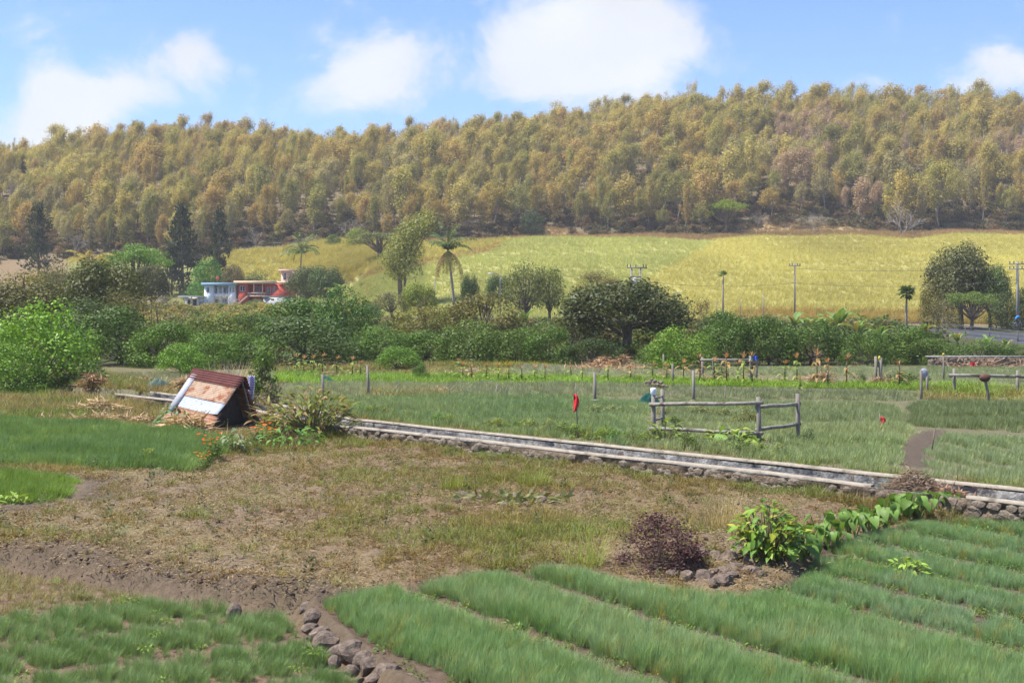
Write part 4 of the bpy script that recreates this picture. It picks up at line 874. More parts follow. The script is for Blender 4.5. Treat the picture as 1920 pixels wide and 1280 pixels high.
FR = [frond_mesh('palm_frond', 3.6, d, 26, .8, .11, seed=i, up=u_) for i, (d, u_) in enumerate([(1.1, .9), (1.7, .7), (2.1, .45)])]
def palm(u0, vb, vcrown, Y, label, fr, lean=0.0, color=(.14, .18, .06)):
    m = Y / F; xx = (u0 - 960) * m; zz = Hs(xx, Y); h = CZ - (vcrown - VH) * m - zz
    o = thing('coconut_palm', label, 'palm', (xx, Y, zz)); t = np.linspace(0, 1, 8)[:, None]
    mb = MB(); mb.tube(np.hstack([lean * t ** 1.6, 0 * t, -.2 + (h + .2) * t]), np.linspace(.22, .12, 8), 8); mb.obj('trunk', M_BARKP, o, True)
    for i, (az, el, sc, k, c) in enumerate(fr):
        ob('frond', FR[k], o, (lean, 0, h), (0, -el, az), sc * 1.3, c or tuple(np.array(color) * R.uniform(.8, 1.25)))
    return o
g = R
palm(562, 580, 476, 246, 'coconut palm with arching fronds above the red house', [(i * 2.399, g.uniform(-.2, .9), g.uniform(.85, 1.05), i % 3, (.34, .33, .17) if i in (3, 9) else None) for i in range(24)], .3)
palm(852, 600, 470, 176, 'ragged coconut palm with hanging dead fronds', [(i * 2.4, g.uniform(-.1, .75), g.uniform(.65, .95), i % 2, (.10, .15, .055)) for i in range(20)] + [(i * 1.1 + .4, g.uniform(-1.75, -1.35), g.uniform(.7, 1.0), 0, (.30, .28, .09) if i % 3 else (.36, .19, .13)) for i in range(8)], -.9)
palm(165, 560, 500, 150, 'yellowish young palm at the left, below the wood', [(i * 2.399, g.uniform(.1, .8), g.uniform(.6, .8), 1, (.30, .25, .06)) for i in range(12)], 0)
palm(425, 640, 612, 104, 'small yellow palm frond clump below the house stairs', [(i * 2.399, g.uniform(.2, .8), .42, 1, (.30, .23, .04)) for i in range(7)], 0)
def banana_leaf(seed):
    g = np.random.default_rng(seed); n = 11; t = np.linspace(0, 1, n); ang = 1.25 - 1.9 * t ** 1.4; ds = .1
    X = np.concatenate([[0], np.cumsum(np.cos(ang[:-1]) * ds)]); Z = np.concatenate([[0], np.cumsum(np.sin(ang[:-1]) * ds)])
    w = .11 * np.sin(np.pi * np.clip(t * .86 + .1, 0, 1)) ** .7; w[0] = .012; w[1] = .02
    mb = MB()
    for s in (-1, 1):
        A = np.stack([X, 0 * X, Z], 1); B = np.stack([X, s * w, Z + w * .35 + g.normal(0, .012, n)], 1); mb.grid(np.stack([A, B], 0) if s > 0 else np.stack([B, A], 0))
    return mb.mesh('banana_leaf', M_GLOSS, False, {'lv': g.uniform(.35, .75, mb.n)})
BAN = [banana_leaf(s) for s in (1, 2, 3)]
_bs = MB().tube([(0, 0, -.1), (0, 0, .5), (.01, 0, 1)], [.16, .12, .07], 7).mesh('banana_stem', M_OBJ, True)
for i, (u0, vb, vt, Y, nl, lab) in enumerate([(1572, 655, 558, 100, 9, 'tallest banana plant, above the right hedge'), (1608, 655, 585, 98, 8, 'banana plant right of the tallest one'), (1548, 650, 575, 104, 7, 'banana plant left of the tallest one'), (1648, 660, 598, 96, 7, 'small banana plant in front of the road bank'), (1490, 650, 572, 108, 7, 'banana plant above the hedge, left of the others'),
                                              (1522, 645, 580, 110, 7, 'short banana plant between two taller ones'), (1795, 672, 608, 92, 8, 'banana plant above the stone wall'), (1850, 672, 622, 91, 7, 'banana plant right of the one above the stone wall'), (1885, 672, 628, 92, 6, 'banana plant near the right edge above the wall'), (1730, 660, 600, 94, 7, 'banana plant left of the papaya tree'),
                                              (640, 580, 510, 222, 8, 'banana plant right of the trees by the red house'), (622, 585, 520, 220, 7, 'banana plant against the dark tree by the red house'), (985, 660, 575, 128, 6, 'banana plant below the grey green tree')]):
    m = Y / F; xx = (u0 - 960) * m; zz = Hs(xx, Y); h = (CZ - (vt - VH) * m) - zz
    o = thing('banana_plant', lab, 'banana', (xx, Y, zz)); ob('stem', _bs, o, scale=(1, 1, h * .5), color=(.16, .17, .07))
    for j in range(nl):
        L = min(h * .7, 2.5) * R.uniform(.75, 1.05); ob('leaf', BAN[(i + j) % 3], o, (0, 0, h * .46), (0, R.uniform(-.25, .3), j * 2.399 + i), L, (.17, .27, .08) if R.random() > .2 else (.30, .27, .11))
def star_leaf(seed):
    g = np.random.default_rng(seed); a = np.linspace(-2.4, 2.4, 7); n = 7; P = np.tile([[.45, 0, .1]], (n, 1)); D = np.stack([np.cos(a), np.sin(a), -.35 + 0 * a], 1)
    V, Q = leaf_quads(P, D, np.tile([[0, 0, 1.]], (n, 1)), np.full(n, .42), np.full(n, .2)); mb = MB(); mb.tube([(0, 0, 0), (.45, 0, .1)], [.012, .008], 3, False); mb.add(V, Q); return mb.mesh('papaya_leaf', M_LEAF, False, {'lv': g.uniform(.3, .8, mb.n)})
PAP = star_leaf(1)
for u0, vb, vt, Y, nl, col, lab in [(1356, 640, 512, 150, 9, (.14, .19, .05), 'thin papaya tree with a small tuft, against the cane'), (1700, 640, 543, 118, 30, (.075, .11, .03), 'papaya tree with a full round head beside the road')]:
    m = Y / F; xx = (u0 - 960) * m; zz = Hs(xx, Y); h = (CZ - (vt - VH) * m) - zz; s = 1.0 if nl < 15 else 1.35
    o = thing('papaya_tree', lab, 'papaya', (xx, Y, zz)); MB().tube([(0, 0, -.2), (-.05, 0, h * .5), (.0, 0, h - .3)], [.16, .11, .07], 7).obj('trunk', M_BARKP, o, True)
    for j in range(nl): ob('leaf', PAP, o, (0, 0, h - .45 + .2 * R.random()), (0, R.uniform(-1.2, .7), j * 2.399), s * R.uniform(.75, 1.1), col)

n = 520; Yd = q.uniform(86, 128, n); u_ = q.uniform(-100, 1760, n); xd = (u_ - 960) / F * Yd; s_ = q.uniform(1.2, 2.6, n) * np.where(Yd > 100, 1.15, .75)
scatter('hedge_growth', 'brush', np.column_stack([xd, Yd, H(xd, Yd) - .1]), np.stack([s_ * 1.2, s_ * 1.2, s_ * .85], 1), np.array([(.09, .135, .028), (.12, .16, .035), (.07, .105, .025), (.15, .14, .05)])[q.integers(0, 4, n)], 'tangled undergrowth filling the hedge between bushes', 'undergrowth', .1, 0, 315)
n = 1300; Yd = q.uniform(128, 262, n); u_ = q.uniform(-60, 700, n); xd = (u_ - 960) / F * Yd; k = (poly_sd(xd, Yd, HP) > 1) | (Yd < 256); xd, Yd = xd[k], Yd[k]; n = len(xd); s_ = q.uniform(1.0, 2.6, n) * np.where(Yd > 215, .6, 1.0)
scatter('slope_growth', 'brush', np.column_stack([xd, Yd, H(xd, Yd) - .1]), np.stack([s_ * 1.2, s_ * 1.2, s_ * .75], 1), np.array([(.16, .21, .05), (.22, .24, .07), (.27, .23, .09), (.38, .31, .10)])[q.integers(0, 4, n)], 'mixed scrub on the slope below the houses', 'undergrowth', .1, 0, 317)

n = 210; Yd = q.uniform(132, 150, n); u_ = q.uniform(700, 1690, n); xd = (u_ - 960) / F * Yd; s_ = q.uniform(1.3, 2.4, n)
scatter('roadside_growth', 'brush', np.column_stack([xd, Yd, H(xd, Yd) - .1]), np.stack([s_ * 1.3, s_ * 1.3, s_ * .85], 1), np.array([(.10, .15, .035), (.14, .18, .05), (.20, .18, .07), (.26, .23, .08)])[q.integers(0, 4, n)], 'green and straw coloured roadside growth behind the hedge', 'undergrowth', .1, 0, 321)

# ------------------------------------------------------------------ road, houses, poles
rp = np.array([(60, 20), (54, 70), (50, 112), (48.5, 132), (45, 148), (37, 159), (24, 166), (4, 170), (-16, 171), (-40, 172), (-80, 176), (-130, 182), (-180, 186)], float)
tt = np.linspace(0, len(rp) - 1, 90); rx = np.interp(tt, range(len(rp)), rp[:, 0]); ry = np.interp(tt, range(len(rp)), rp[:, 1])
for _ in range(6): rx[1:-1] = (rx[:-2] + rx[1:-1] + rx[2:]) / 3; ry[1:-1] = (ry[:-2] + ry[1:-1] + ry[2:]) / 3
tx, ty = np.gradient(rx), np.gradient(ry); ln = np.hypot(tx, ty); nx_, ny_ = -ty / ln, tx / ln
rz = H(rx, ry) + .25; rz = np.convolve(np.pad(rz, 5, 'edge'), np.ones(11) / 11, 'valid')
def strip(o1, o2, dz, n=2): return np.stack([np.stack([rx + nx_ * o, ry + ny_ * o, rz + dz], 1) for o in np.linspace(o1, o2, n)], 1)
mb = MB(); mb.grid(strip(3.0, -3.0, .0)); mb.grid(strip(-3.0, -3.6, 0)[:, :, :] - np.array([0, 0, 0.0])); 
sk = np.stack([strip(3.0, 3.0, 0, 1)[:, 0], strip(4.6, 4.6, -.7, 1)[:, 0]], 1); mb.grid(sk[:, ::-1]); mb.grid(np.stack([strip(-3.6, -3.6, 0, 1)[:, 0], strip(-5.2, -5.2, -.7, 1)[:, 0]], 1))
tag(mb.obj('road', M_ROAD), 'grey asphalt road curving along the foot of the slope', 'road', kind='structure')
t_ = thing('road_railing', 'low dark railing along the near side of the road, right', 'railing')
idx = [i for i in range(90) if 100 < ry[i] < 164 and rx[i] > 33]; L = np.stack([rx + nx_ * 3.3, ry + ny_ * 3.3, rz], 1)[idx]
for dz in (.45, .85): MB().tube(L + np.array([0, 0, dz]), .045, 5).obj('rail', M_METAL, t_)
for p in L[::2]: MB().tube([p + np.array([0, 0, -.4]), p + np.array([0, 0, .9])], .05, 5).obj('post', M_METAL, t_)

def pbox(u0, u1, v0, v1, Y, dep): 
    a = at(u0, v1, Y); b = at(u1, v0, Y); return (a[0], Y, a[2]), (b[0], Y + dep, b[2])
def wall(name, root, boxes, col, mat=M_OBJ):
    mb = MB()
    for b in boxes: mb.box(*b)
    return mb.obj(name, mat, root, color=col)
def window(root, u0, u1, v0, v1, Y, fr=(.75, .75, .78)):
    w = MB(); s = .5
    for b in ((u0, u1, v0, v0 + s), (u0, u1, v1 - s, v1), (u0, u0 + s, v0 + s, v1 - s), (u1 - s, u1, v0 + s, v1 - s), ((u0 + u1) / 2 - .25, (u0 + u1) / 2 + .25, v0 + s, v1 - s)): w.box(*pbox(*b, Y - .06, .1))
    o = w.obj('window', M_OBJ, root, color=fr); MB().box(*pbox(u0 + s, u1 - s, v0 + s, v1 - s, Y - .02, .015)).obj('pane', M_GLASS, o)
HY = 258
h1 = thing('white_house', 'two storey white house with pale blue flat roof', 'house')
wall('wall', h1, [pbox(383, 400, 535.2, 582, HY, 6), pbox(400, 428, 535.2, 582, HY + 1.6, 4.4), pbox(428, 441, 535.2, 582, HY, 6)], (.72, .75, .80))
wall('balcony_floor', h1, [pbox(400.2, 427.8, 554, 556, HY - .1, 1.68)], (.7, .72, .75)); wall('roof', h1, [pbox(377, 443, 530, 535, HY - .7, 8)], (.22, .36, .52))
wall('parapet', h1, [pbox(400.2, 427.8, 550.5, 553.9, HY, .15)], (.66, .68, .72))
for u0 in (408, 417): wall('column', h1, [pbox(u0, u0 + 1, 535.2, 550.4, HY + .05, .15)], (.72, .74, .78))
for a in ((387, 392.5, 538.5, 548), (430, 434, 538, 548), (435.5, 440, 538, 548)): window(h1, *a, HY)
for a in ((404, 407.5, 540, 553.9), (419, 424, 540, 549)): window(h1, *a, HY + 1.6)
wall('door', h1, [pbox(404, 410, 561, 581, HY + 1.5, .1)], (.10, .12, .16)); wall('door', h1, [pbox(416, 424, 561, 581, HY + 1.5, .1)], (.35, .36, .4))
st = MB()
for k in range(9): st.box(*pbox(383 + k * 1.6, 384.6 + k * 1.6, 562 + k * 1.9, 564.6 + k * 1.9, HY - 1.4, 1.1))
st.obj('staircase', M_OBJ, h1, color=(.16, .30, .52))
sh = thing('flat_shed', 'low open fronted flat roofed shed left of the white house', 'shed')
wall('roof', sh, [pbox(334, 382, 555, 557, HY - .9, 6)], (.45, .46, .50)); wall('wall', sh, [pbox(345, 381, 557, 580, HY + 2.5, .3), pbox(371, 381.5, 557, 580, HY, 2.4)], (.62, .60, .58))
for u0 in (345, 358, 370): wall('column', sh, [pbox(u0, u0 + 2, 557, 581, HY - .5, .25)], (.62, .60, .58))
wall('door', sh, [pbox(352, 356, 562, 580, HY + 2.4, .09)], (.05, .05, .06)); wall('door', sh, [pbox(362, 367, 562, 580, HY + 2.4, .09)], (.06, .05, .05))
wall('staircase', sh, [pbox(374, 380, 566, 577, HY - .3, .2)], (.30, .33, .4))
h2 = thing('red_house', 'coral red house with verandah and peach flat roof', 'house'); RED = (.50, .095, .065)
wall('wall', h2, [pbox(447, 464, 531.5, 582, HY, 6), pbox(464, 497, 531.5, 582, HY + 1.8, 4.2), pbox(497, 546, 531.5, 582, HY + .3, 5.7)], RED)
wall('roof', h2, [pbox(438, 517, 526.5, 531.4, HY - .8, 8), pbox(517.2, 549, 527.3, 531.4, HY - .5, 7)], (.70, .50, .34))
wall('floor', h2, [pbox(464.2, 502, 554, 556, HY - .6, 2.3)], (.6, .42, .32)); wall('balustrade', h2, [pbox(464.2, 499, 548.4, 549.4, HY - .55, .12)] + [pbox(464.5 + k * 2.6, 465.3 + k * 2.6, 549.5, 553.9, HY - .53, .08) for k in range(14)], (.75, .55, .45))
for u0 in (475, 491.5): wall('column', h2, [pbox(u0, u0 + 1.6, 531.5, 548.3, HY - .5, .16)], (.80, .45, .34))
for a in ((450, 459.5, 536, 546), (501, 507, 538, 551), (512, 516, 537, 549)): window(h2, *a, HY + (.3 if a[0] > 497 else 0), (.6, .65, .75))
for a in ((478, 483.5, 537, 553.9), (486, 490.5, 537, 553.9)): window(h2, *a, HY + 1.8, (.55, .58, .65))
st = MB()
for k in range(10): st.box(*pbox(461 - k * 2.3, 463.4 - k * 2.3, 555 + k * 2.0, 557.6 + k * 2.0, HY - 1.5, 1.2))
st.obj('staircase', M_OBJ, h2, color=(.72, .48, .38))
sa = thing('grey_store', 'low grey walled store with dark roof edge below the red house', 'building')
wall('wall', sa, [pbox(494, 544, 557.5, 585, HY - 6, 4)], (.46, .47, .50)); wall('roof', sa, [pbox(491, 547, 555, 557.4, HY - 6.5, 5)], (.14, .16, .14)); wall('vent', sa, [pbox(508, 514, 560, 563, HY - 6.06, .05)], (.05, .05, .05))
h3 = thing('peach_house', 'small peach coloured upper storey behind the left palm', 'house')
wall('wall', h3, [pbox(527, 545, 508.2, 560, HY + 8, 5)], (.62, .42, .36)); wall('roof', h3, [pbox(522, 550, 505, 508, HY + 7.3, 6.5)], (.66, .46, .40)); window(h3, 531, 537, 511, 525, HY + 8)
rw = thing('retaining_wall', 'weathered grey retaining wall below the houses', 'wall'); wall('wall', rw, [pbox(428, 443, 574, 592, HY - 9, .4), pbox(478, 502, 575, 590, HY - 9, .4)], (.24, .23, .22)); wall('coping', rw, [pbox(427.5, 443.5, 573, 573.9, HY - 9.05, .5), pbox(477.5, 502.5, 574, 574.9, HY - 9.05, .5)], (.33, .32, .31))
o = thing('bare_tree', 'leafless silvery tree in front of the white house', 'tree', at(424, 584, 250), None, (4.5, 4.5, 5.2)); ob('branches', BARE[1], o, color=(.50, .45, .40))
for k, (u0, vb, vt, w, Y, c, lab) in enumerate([(395, 600, 572, 46, 244, (.15, .19, .07), 'pale green bush below the white house'), (480, 592, 555, 34, 249, (.15, .20, .07), 'light green bush in front of the red house stairs'), (500, 600, 574, 50, 243, (.12, .17, .05), 'light green bush below the grey store'), (452, 598, 576, 50, 244, (.13, .17, .06), 'bush before the retaining wall'), (545, 600, 570, 50, 240, (.12, .16, .05), 'bush right of the grey store'), (350, 600, 578, 70, 240, (.12, .13, .05), 'olive bush below the flat shed'), (470, 545, 512, 30, 274, (.12, .13, .06), 'grey green shrub above the red roof')]):
    m = Y / F; xx = (u0 - 960) * m; zz = Hs(xx, Y); plant('bush', k, 'leafy_bush', lab, 'bush', (xx, Y, zz - .3), w * m * 1.2, max(1.5, CZ - (vt - VH) * m - zz), c)
# tank and dish on the roofs
o = thing('satellite_dish', 'small orange red dish on the white house roof', 'dish'); p = at(409, 527, HY + 2)
mb = MB(); a_ = np.linspace(0, 6.283, 13); r_ = np.array([0.01, .15, .28, .38]); mb.grid(np.stack([[(p[0] + r * math.cos(a), p[1] - .5 + r * r * .5, p[2] + .6 + r * math.sin(a)) for a in a_] for r in r_])); mb.obj('bowl', M_OBJ, o, True, (.65, .12, .06)); MB().tube([(p[0], p[1], p[2] - .6), (p[0], p[1] - .3, p[2] + .6)], .05, 5).obj('mast', M_METAL, o)
o = thing('roof_antenna', 'thin television aerial on the white house roof', 'antenna'); p = at(418, 530, HY + 2); mb = MB(); mb.tube([p, (p[0], p[1], p[2] + 1.5)], .04, 4); mb.obj('mast', M_METAL, o)
mb = MB(); mb.tube([(p[0] - .7, p[1], p[2] + 1.45), (p[0] + .7, p[1], p[2] + 1.5)], .035, 4)
for k in (-.6, -.2, .2, .6): mb.tube([(p[0] + k, p[1] - .3, p[2] + 1.47), (p[0] + k, p[1] + .3, p[2] + 1.47)], .025, 4)
mb.obj('aerial', M_METAL, o)
o = thing('water_tank', 'white rounded water tank on blocks left of the shed', 'water tank'); p = at(302, 552, 215); z0 = p[2]
mb = MB(); pr = [(0.02, -.15), (.75, -.15), (.8, 0), (.8, .75), (.65, .95), (.25, 1.05), (.02, 1.07)]; mb.grid(np.stack([[(p[0] + r * math.cos(a), p[1] + r * math.sin(a), z0 + z) for a in np.linspace(0, 6.2832, 17)] for r, z in pr])); mb.obj('tank', M_OBJ, o, True, (.85, .85, .85))
zg = Hs(p[0], p[1]); mb = MB(); mb.box((p[0] - .8, p[1] - .8, zg - .3), (p[0] + .8, p[1] + .8, z0 - .15)); mb.obj('plinth', M_CONC, o)

def pole(u0, vt, Y, lab, r=.13, arm=None, lamp=False):
    m = Y / F; xx = (u0 - 960) * m; zz = Hs(xx, Y); h = CZ - (vt - VH) * m - zz
    o = thing('utility_pole', lab, 'pole', (xx, Y, zz)); MB().tube([(0, 0, -.3), (0, 0, h * .5), (0, 0, h)], [r * 1.15, r, r * .8], 7).obj('shaft', M_POLE, o, True)
    for dz, hw in arm or ():
        MB().box((-hw, -.16, h - dz - .06), (hw, -.02 - r * .2, h - dz + .06)).obj('crossarm', M_POLE, o)
        for k in (-.9, -.45, .45, .9): MB().tube([(k * hw, -.09, h - dz + .061), (k * hw, -.09, h - dz + .3)], [.05, .06], 6).obj('insulator', M_METAL, o)
    if lamp:
        MB().tube([(0, 0, h - .3), (-.5, -.2, h + .1), (-1.1, -.4, h + .1)], .04, 5).obj('lamp_arm', M_POLE, o); MB().box((-1.7, -.55, h + .02), (-1.0, -.25, h + .16)).obj('lamp_head', M_OBJ, o, color=(.8, .8, .8))
    return (xx, Y, zz + h)
pA = pole(1490, 493, 168, 'tall pole with crossarm standing in the cane', .11, [(.35, .75)])
pB = pole(1908, 490, 142, 'thick pole with two crossarms at the right edge', .17, [(.3, 1.0), (.85, 1.0)])
pole(1432, 550, 160, 'short plain post at the foot of the cane', .07); pole(815, 523, 172, 'thin pole left of the ragged palm', .07); pole(938, 514, 176, 'street lamp pole by the small dark tree', .08, None, True)
pole(557, 541, 236, 'short grey pole in front of the trees by the red house', .1); pole(568, 512, 238, 'taller grey lamp pole by the red house', .1, None, True); pole(1343, 560, 158, 'thin stake near the thin papaya', .04); pole(1388, 560, 0.1 + 158, 'thin stake right of the thin papaya', .04)
o = thing('transformer_pole', 'twin pole with transformer box rising behind the mango tree', 'pole'); Y = 152
for u0 in (1184, 1200.5):
    xx = (u0 - 960) * Y / F; zz = Hs(xx, Y); h = CZ - (500 - VH) * Y / F; MB().tube([(xx, Y, zz - .3), (xx, Y, h)], [.15, .11], 7).obj('shaft', M_POLE, o, True)
for v0, a, b in ((502, 1175, 1213), (519, 1183, 1202), (533, 1183, 1202)):
    p0, p1 = at(a, v0, Y), at(b, v0, Y); MB().box((p0[0], Y - .26, p0[2] - .07), (p1[0], Y - .13, p0[2] + .07)).obj('crossarm', M_POLE, o)
for u0 in (1176, 1182, 1192, 1206, 1211): p0 = at(u0, 501, Y); MB().tube([(p0[0], Y - .19, p0[2]), (p0[0], Y - .19, p0[2] + .38)], [.06, .07], 6).obj('insulator', M_METAL, o)
p0, p1 = at(1185.5, 533, Y), at(1194, 524, Y); MB().box((p0[0], Y - .9, p0[2]), (p1[0], Y - .3, p1[2])).obj('transformer', M_OBJ, o, color=(.55, .56, .58)); p0, p1 = at(1186, 523.5, Y), at(1193, 521, Y); MB().box((p0[0], Y - .85, p0[2]), (p1[0], Y - .35, p1[2])).obj('bushing', M_OBJ, o, color=(.8, .8, .8))
for a, b, sag, lab in [(at(1202, 527, 152), at(1490, 530, 168), .55, 'sagging low wire from the twin pole to the pole in the cane'), (at(1490, 530, 168), at(1908, 525, 142), .6, 'sagging low wire from the pole in the cane to the right pole'), (at(1490, 503, 168), at(1905, 499, 142), .45, 'upper wire crossing before the big right tree'),
                       (at(1120, 528, 160), at(1184, 524, 152), .2, 'short wire left of the twin pole'), (at(815, 526, 172), at(938, 520, 176), .4, 'thin wire between the palm pole and the street lamp')]:
    a, b = np.array(a), np.array(b); t = np.linspace(0, 1, 14)[:, None]; P = a * (1 - t) + b * t; P[:, 2] -= sag * 4 * (t[:, 0] * (1 - t[:, 0])); tag(MB().tube(P, .018, 4).obj('power_line', M_METAL), lab, 'wire')

# cyclist on the dirt edge of the road
bk = thing('bicycle', 'bicycle ridden along the road at the right edge', 'bicycle', at(1907, 616.5, 139))
def ring(c, r, t, k=18): a = np.linspace(0, 6.2832, k + 1); return np.stack([c[0] + r * np.cos(a), 0 * a, c[2] + r * np.sin(a)], 1)
for cx in (-.52, .52):
    w = MB().tube(ring((cx, 0, .34), .33, 0), .025, 5, False).obj('wheel', M_METAL, bk); s = MB()
    for k in range(8): s.tube([(cx, 0, .34), (cx + .31 * math.cos(k * .785), 0, .34 + .31 * math.sin(k * .785))], .004, 3, False)
    s.obj('spokes', M_CONC, w)
fr = MB()
for a, b in (((-.52, 0, .34), (-.02, 0, .34)), ((-.02, 0, .34), (-.18, 0, .86)), ((-.14, 0, .76), (.36, 0, .80)), ((-.02, 0, .34), (.37, 0, .72)), ((-.52, 0, .34), (-.14, 0, .76)), ((.34, 0, .9), (.52, 0, .34))): fr.tube([a, b], .02, 6)
fr.obj('frame', M_OBJ, bk, color=(.6, .6, .62)); MB().tube([(.30, -.25, .98), (.36, -.1, .95), (.36, .1, .95), (.30, .25, .98)], .015, 5).obj('handlebar', M_METAL, bk)
MB().tube([(-.30, 0, .90), (-.18, 0, .90), (-.03, 0, .89)], [.08, .065, .02], 6).obj('saddle', M_METAL, bk)
def skin(name, verts, edges, radii, mat, parent, color, lev=2, root=0):
    me = bpy.data.meshes.new(name); me.from_pydata(verts, edges, []); o = ob(name, me, parent, color=color); md = o.modifiers.new('skin', 'SKIN'); md.use_smooth_shade = True
    for i, r in enumerate(radii): me.skin_vertices[0].data[i].radius = (r, r)
    me.skin_vertices[0].data[root].use_root = True; o.modifiers.new('sub', 'SUBSURF').levels = lev; o.modifiers[-1].render_levels = lev; me.materials.append(mat); return o
pr = thing('person', 'person in a blue shirt riding the bicycle', 'person', bk.location)
skin('body', [(-.15, 0, .98), (-.05, 0, 1.2), (.08, 0, 1.42), (.15, 0, 1.52), (.10, -.17, 1.40), (.24, -.20, 1.18), (.31, -.24, 1.02), (.10, .17, 1.40), (.24, .20, 1.18), (.31, .24, 1.02), (-.13, -.10, .94), (.16, -.11, .80), (.02, -.11, .44), (.12, -.11, .39), (-.13, .10, .94), (.14, .11, .62), (-.02, .11, .25), (.08, .11, .21)],
     [(0, 1), (1, 2), (2, 3), (2, 4), (4, 5), (5, 6), (2, 7), (7, 8), (8, 9), (0, 10), (10, 11), (11, 12), (12, 13), (0, 14), (14, 15), (15, 16), (16, 17)],
     [.14, .14, .14, .05, .06, .045, .035, .06, .045, .035, .085, .065, .045, .04, .085, .065, .045, .04], M_OBJ, pr, (.10, .075, .06))
sv = skin('shirt', [(-.15, 0, 1.0), (-.05, 0, 1.2), (.08, 0, 1.42), (.10, -.18, 1.40), (.2, -.20, 1.22), (.10, .18, 1.40), (.2, .20, 1.22)], [(0, 1), (1, 2), (2, 3), (3, 4), (2, 5), (5, 6)], [.165, .165, .165, .085, .07, .085, .07], M_FAB, pr, (.03, .28, .75))
skin('head', [(.17, 0, 1.55), (.2, 0, 1.64), (.21, 0, 1.72)], [(0, 1), (1, 2)], [.07, .10, .085], M_OBJ, pr, (.08, .05, .04))

# ------------------------------------------------------------------ stones
def stone_mesh(seed, sub=2, mat=M_STONE, flat=1.0):
    import bmesh
    bm = bmesh.new(); bmesh.ops.create_icosphere(bm, subdivisions=sub, radius=.5); g = np.random.default_rng(seed)
    pl = g.normal(0, 1, (9, 3)); pl /= np.linalg.norm(pl, axis=1)[:, None]; dd = g.uniform(.30, .46, 9)
    for v in bm.verts:
        p = np.array(v.co)
        for n_, d_ in zip(pl, dd):
            e = p @ n_ - d_
            if e > 0: p = p - n_ * e * .85
        p += .02 * np.sin(p[[1, 2, 0]] * 19 + seed); v.co = p * np.array([1, 1, flat])
    me = bpy.data.meshes.new('stone'); bm.to_mesh(me); bm.free(); me.materials.append(mat); return me
STN = [stone_mesh(s, 2) for s in range(6)]; STW = [stone_mesh(s + 20, 1, M_STONEW) for s in range(6)]
def stones(root, lst, z, meshes=STN, sink=.15, flat=(.6, .9), big=1.0):
    for i, (u0, v0, w) in enumerate(lst):
        p = G(u0, v0, z); s = w * 2 * p[1] / F * big; ob('stone', meshes[(i * 5 + 1) % len(meshes)], root, (p[0], p[1], z), (R.uniform(-.3, .3), R.uniform(-.3, .3), R.uniform(0, 6)), (s * R.uniform(.9, 1.15), s * R.uniform(.8, 1.0), s * R.uniform(*flat)))
o = thing('stone_edging', 'rough brown stone edging along the nearest chive bed', 'stone edging')
stones(o, [(580, 1142, 20), (588, 1160, 20), (583, 1180, 18), (600, 1190, 20), (610, 1206, 25), (634, 1221, 20), (662, 1224, 26), (680, 1238, 20), (692, 1250, 22), (709, 1240, 17), (728, 1266, 29), (661, 1256, 14), (628, 1240, 14), (768, 1284, 24), (745, 1258, 14), (800, 1306, 24), (700, 1275, 15), (645, 1200, 14), (690, 1218, 13), (620, 1182, 12), (752, 1276, 20), (790, 1292, 20), (672, 1206, 13)], -.58, big=1.2)
tag(ob('loose_stone', STN[2], None, G(437, 1146, -.62), (0, 0, 1), .28), 'single pale stone on the bank of the lower left field', 'stone')
o = thing('stone_heap', 'heap of dark boulders under the yellow green shrub', 'stone heap')
stones(o, [(1313, 1046, 24), (1294, 1066, 20), (1318, 1081, 17), (1336, 1075, 14), (1357, 1075, 15), (1380, 1066, 18), (1407, 1073, 19), (1373, 1080, 14), (1357, 1088, 20), (1288, 1082, 15), (1392, 1042, 25), (1418, 1055, 22), (1365, 1050, 18), (1444, 1055, 22), (1340, 1044, 16), (1262, 1076, 14), (1470, 1058, 20), (1335, 1092, 10), (1425, 1078, 14), (1250, 1060, 14)], -.36, big=1.2)
o = thing('edge_stones', 'brown boulders at the bed edge left of the purple shrub', 'stones'); stones(o, [(1172, 1058, 25), (1205, 1066, 15), (1222, 1070, 16), (1140, 1060, 13)], -.45)
o = thing('flat_stones', 'flat dark stones between the chive beds at the right', 'stones'); stones(o, [(1711, 1048, 27), (1752, 1054, 16), (1610, 1044, 22), (1640, 1046, 14), (1580, 1046, 16)], -.48, flat=(.3, .45))
o = thing('stone_pile', 'pile of brown stones behind the left fence post', 'stone pile')
stones(o, [(1212, 722, 7), (1222, 722, 7), (1233, 722, 7), (1243, 723, 6), (1217, 722, 6), (1228, 722, 6), (1250, 724, 4)], .15, STW); stones(o, [(1218, 716, 6), (1227, 715, 6), (1236, 716, 6), (1222, 712, 4), (1240, 717, 5), (1212, 717, 5)], .38, STW)
o = thing('broken_slabs', 'broken dark slabs and wilted leaves lying on the fallow plot', 'debris')
stones(o, [(872, 928, 17), (890, 934, 14), (905, 930, 12), (960, 928, 17), (975, 936, 13), (1010, 938, 17), (1040, 940, 14), (930, 938, 12), (990, 944, 12), (945, 946, 10)], -.36, [stone_mesh(60 + k, 2, M_STONE if k % 2 else M_STONEW) for k in range(4)], flat=(.25, .5))
V, Q, lv = weed_mesh(81, 160, 1.0, .20, .12); ob('wilted_leaves', mk('wilted_leaves', V * np.array([1.3, .5, 1]), Q, M_LEAF, False, {'lv': lv}), o, G(960, 940, -.38), color=(.18, .20, .08))

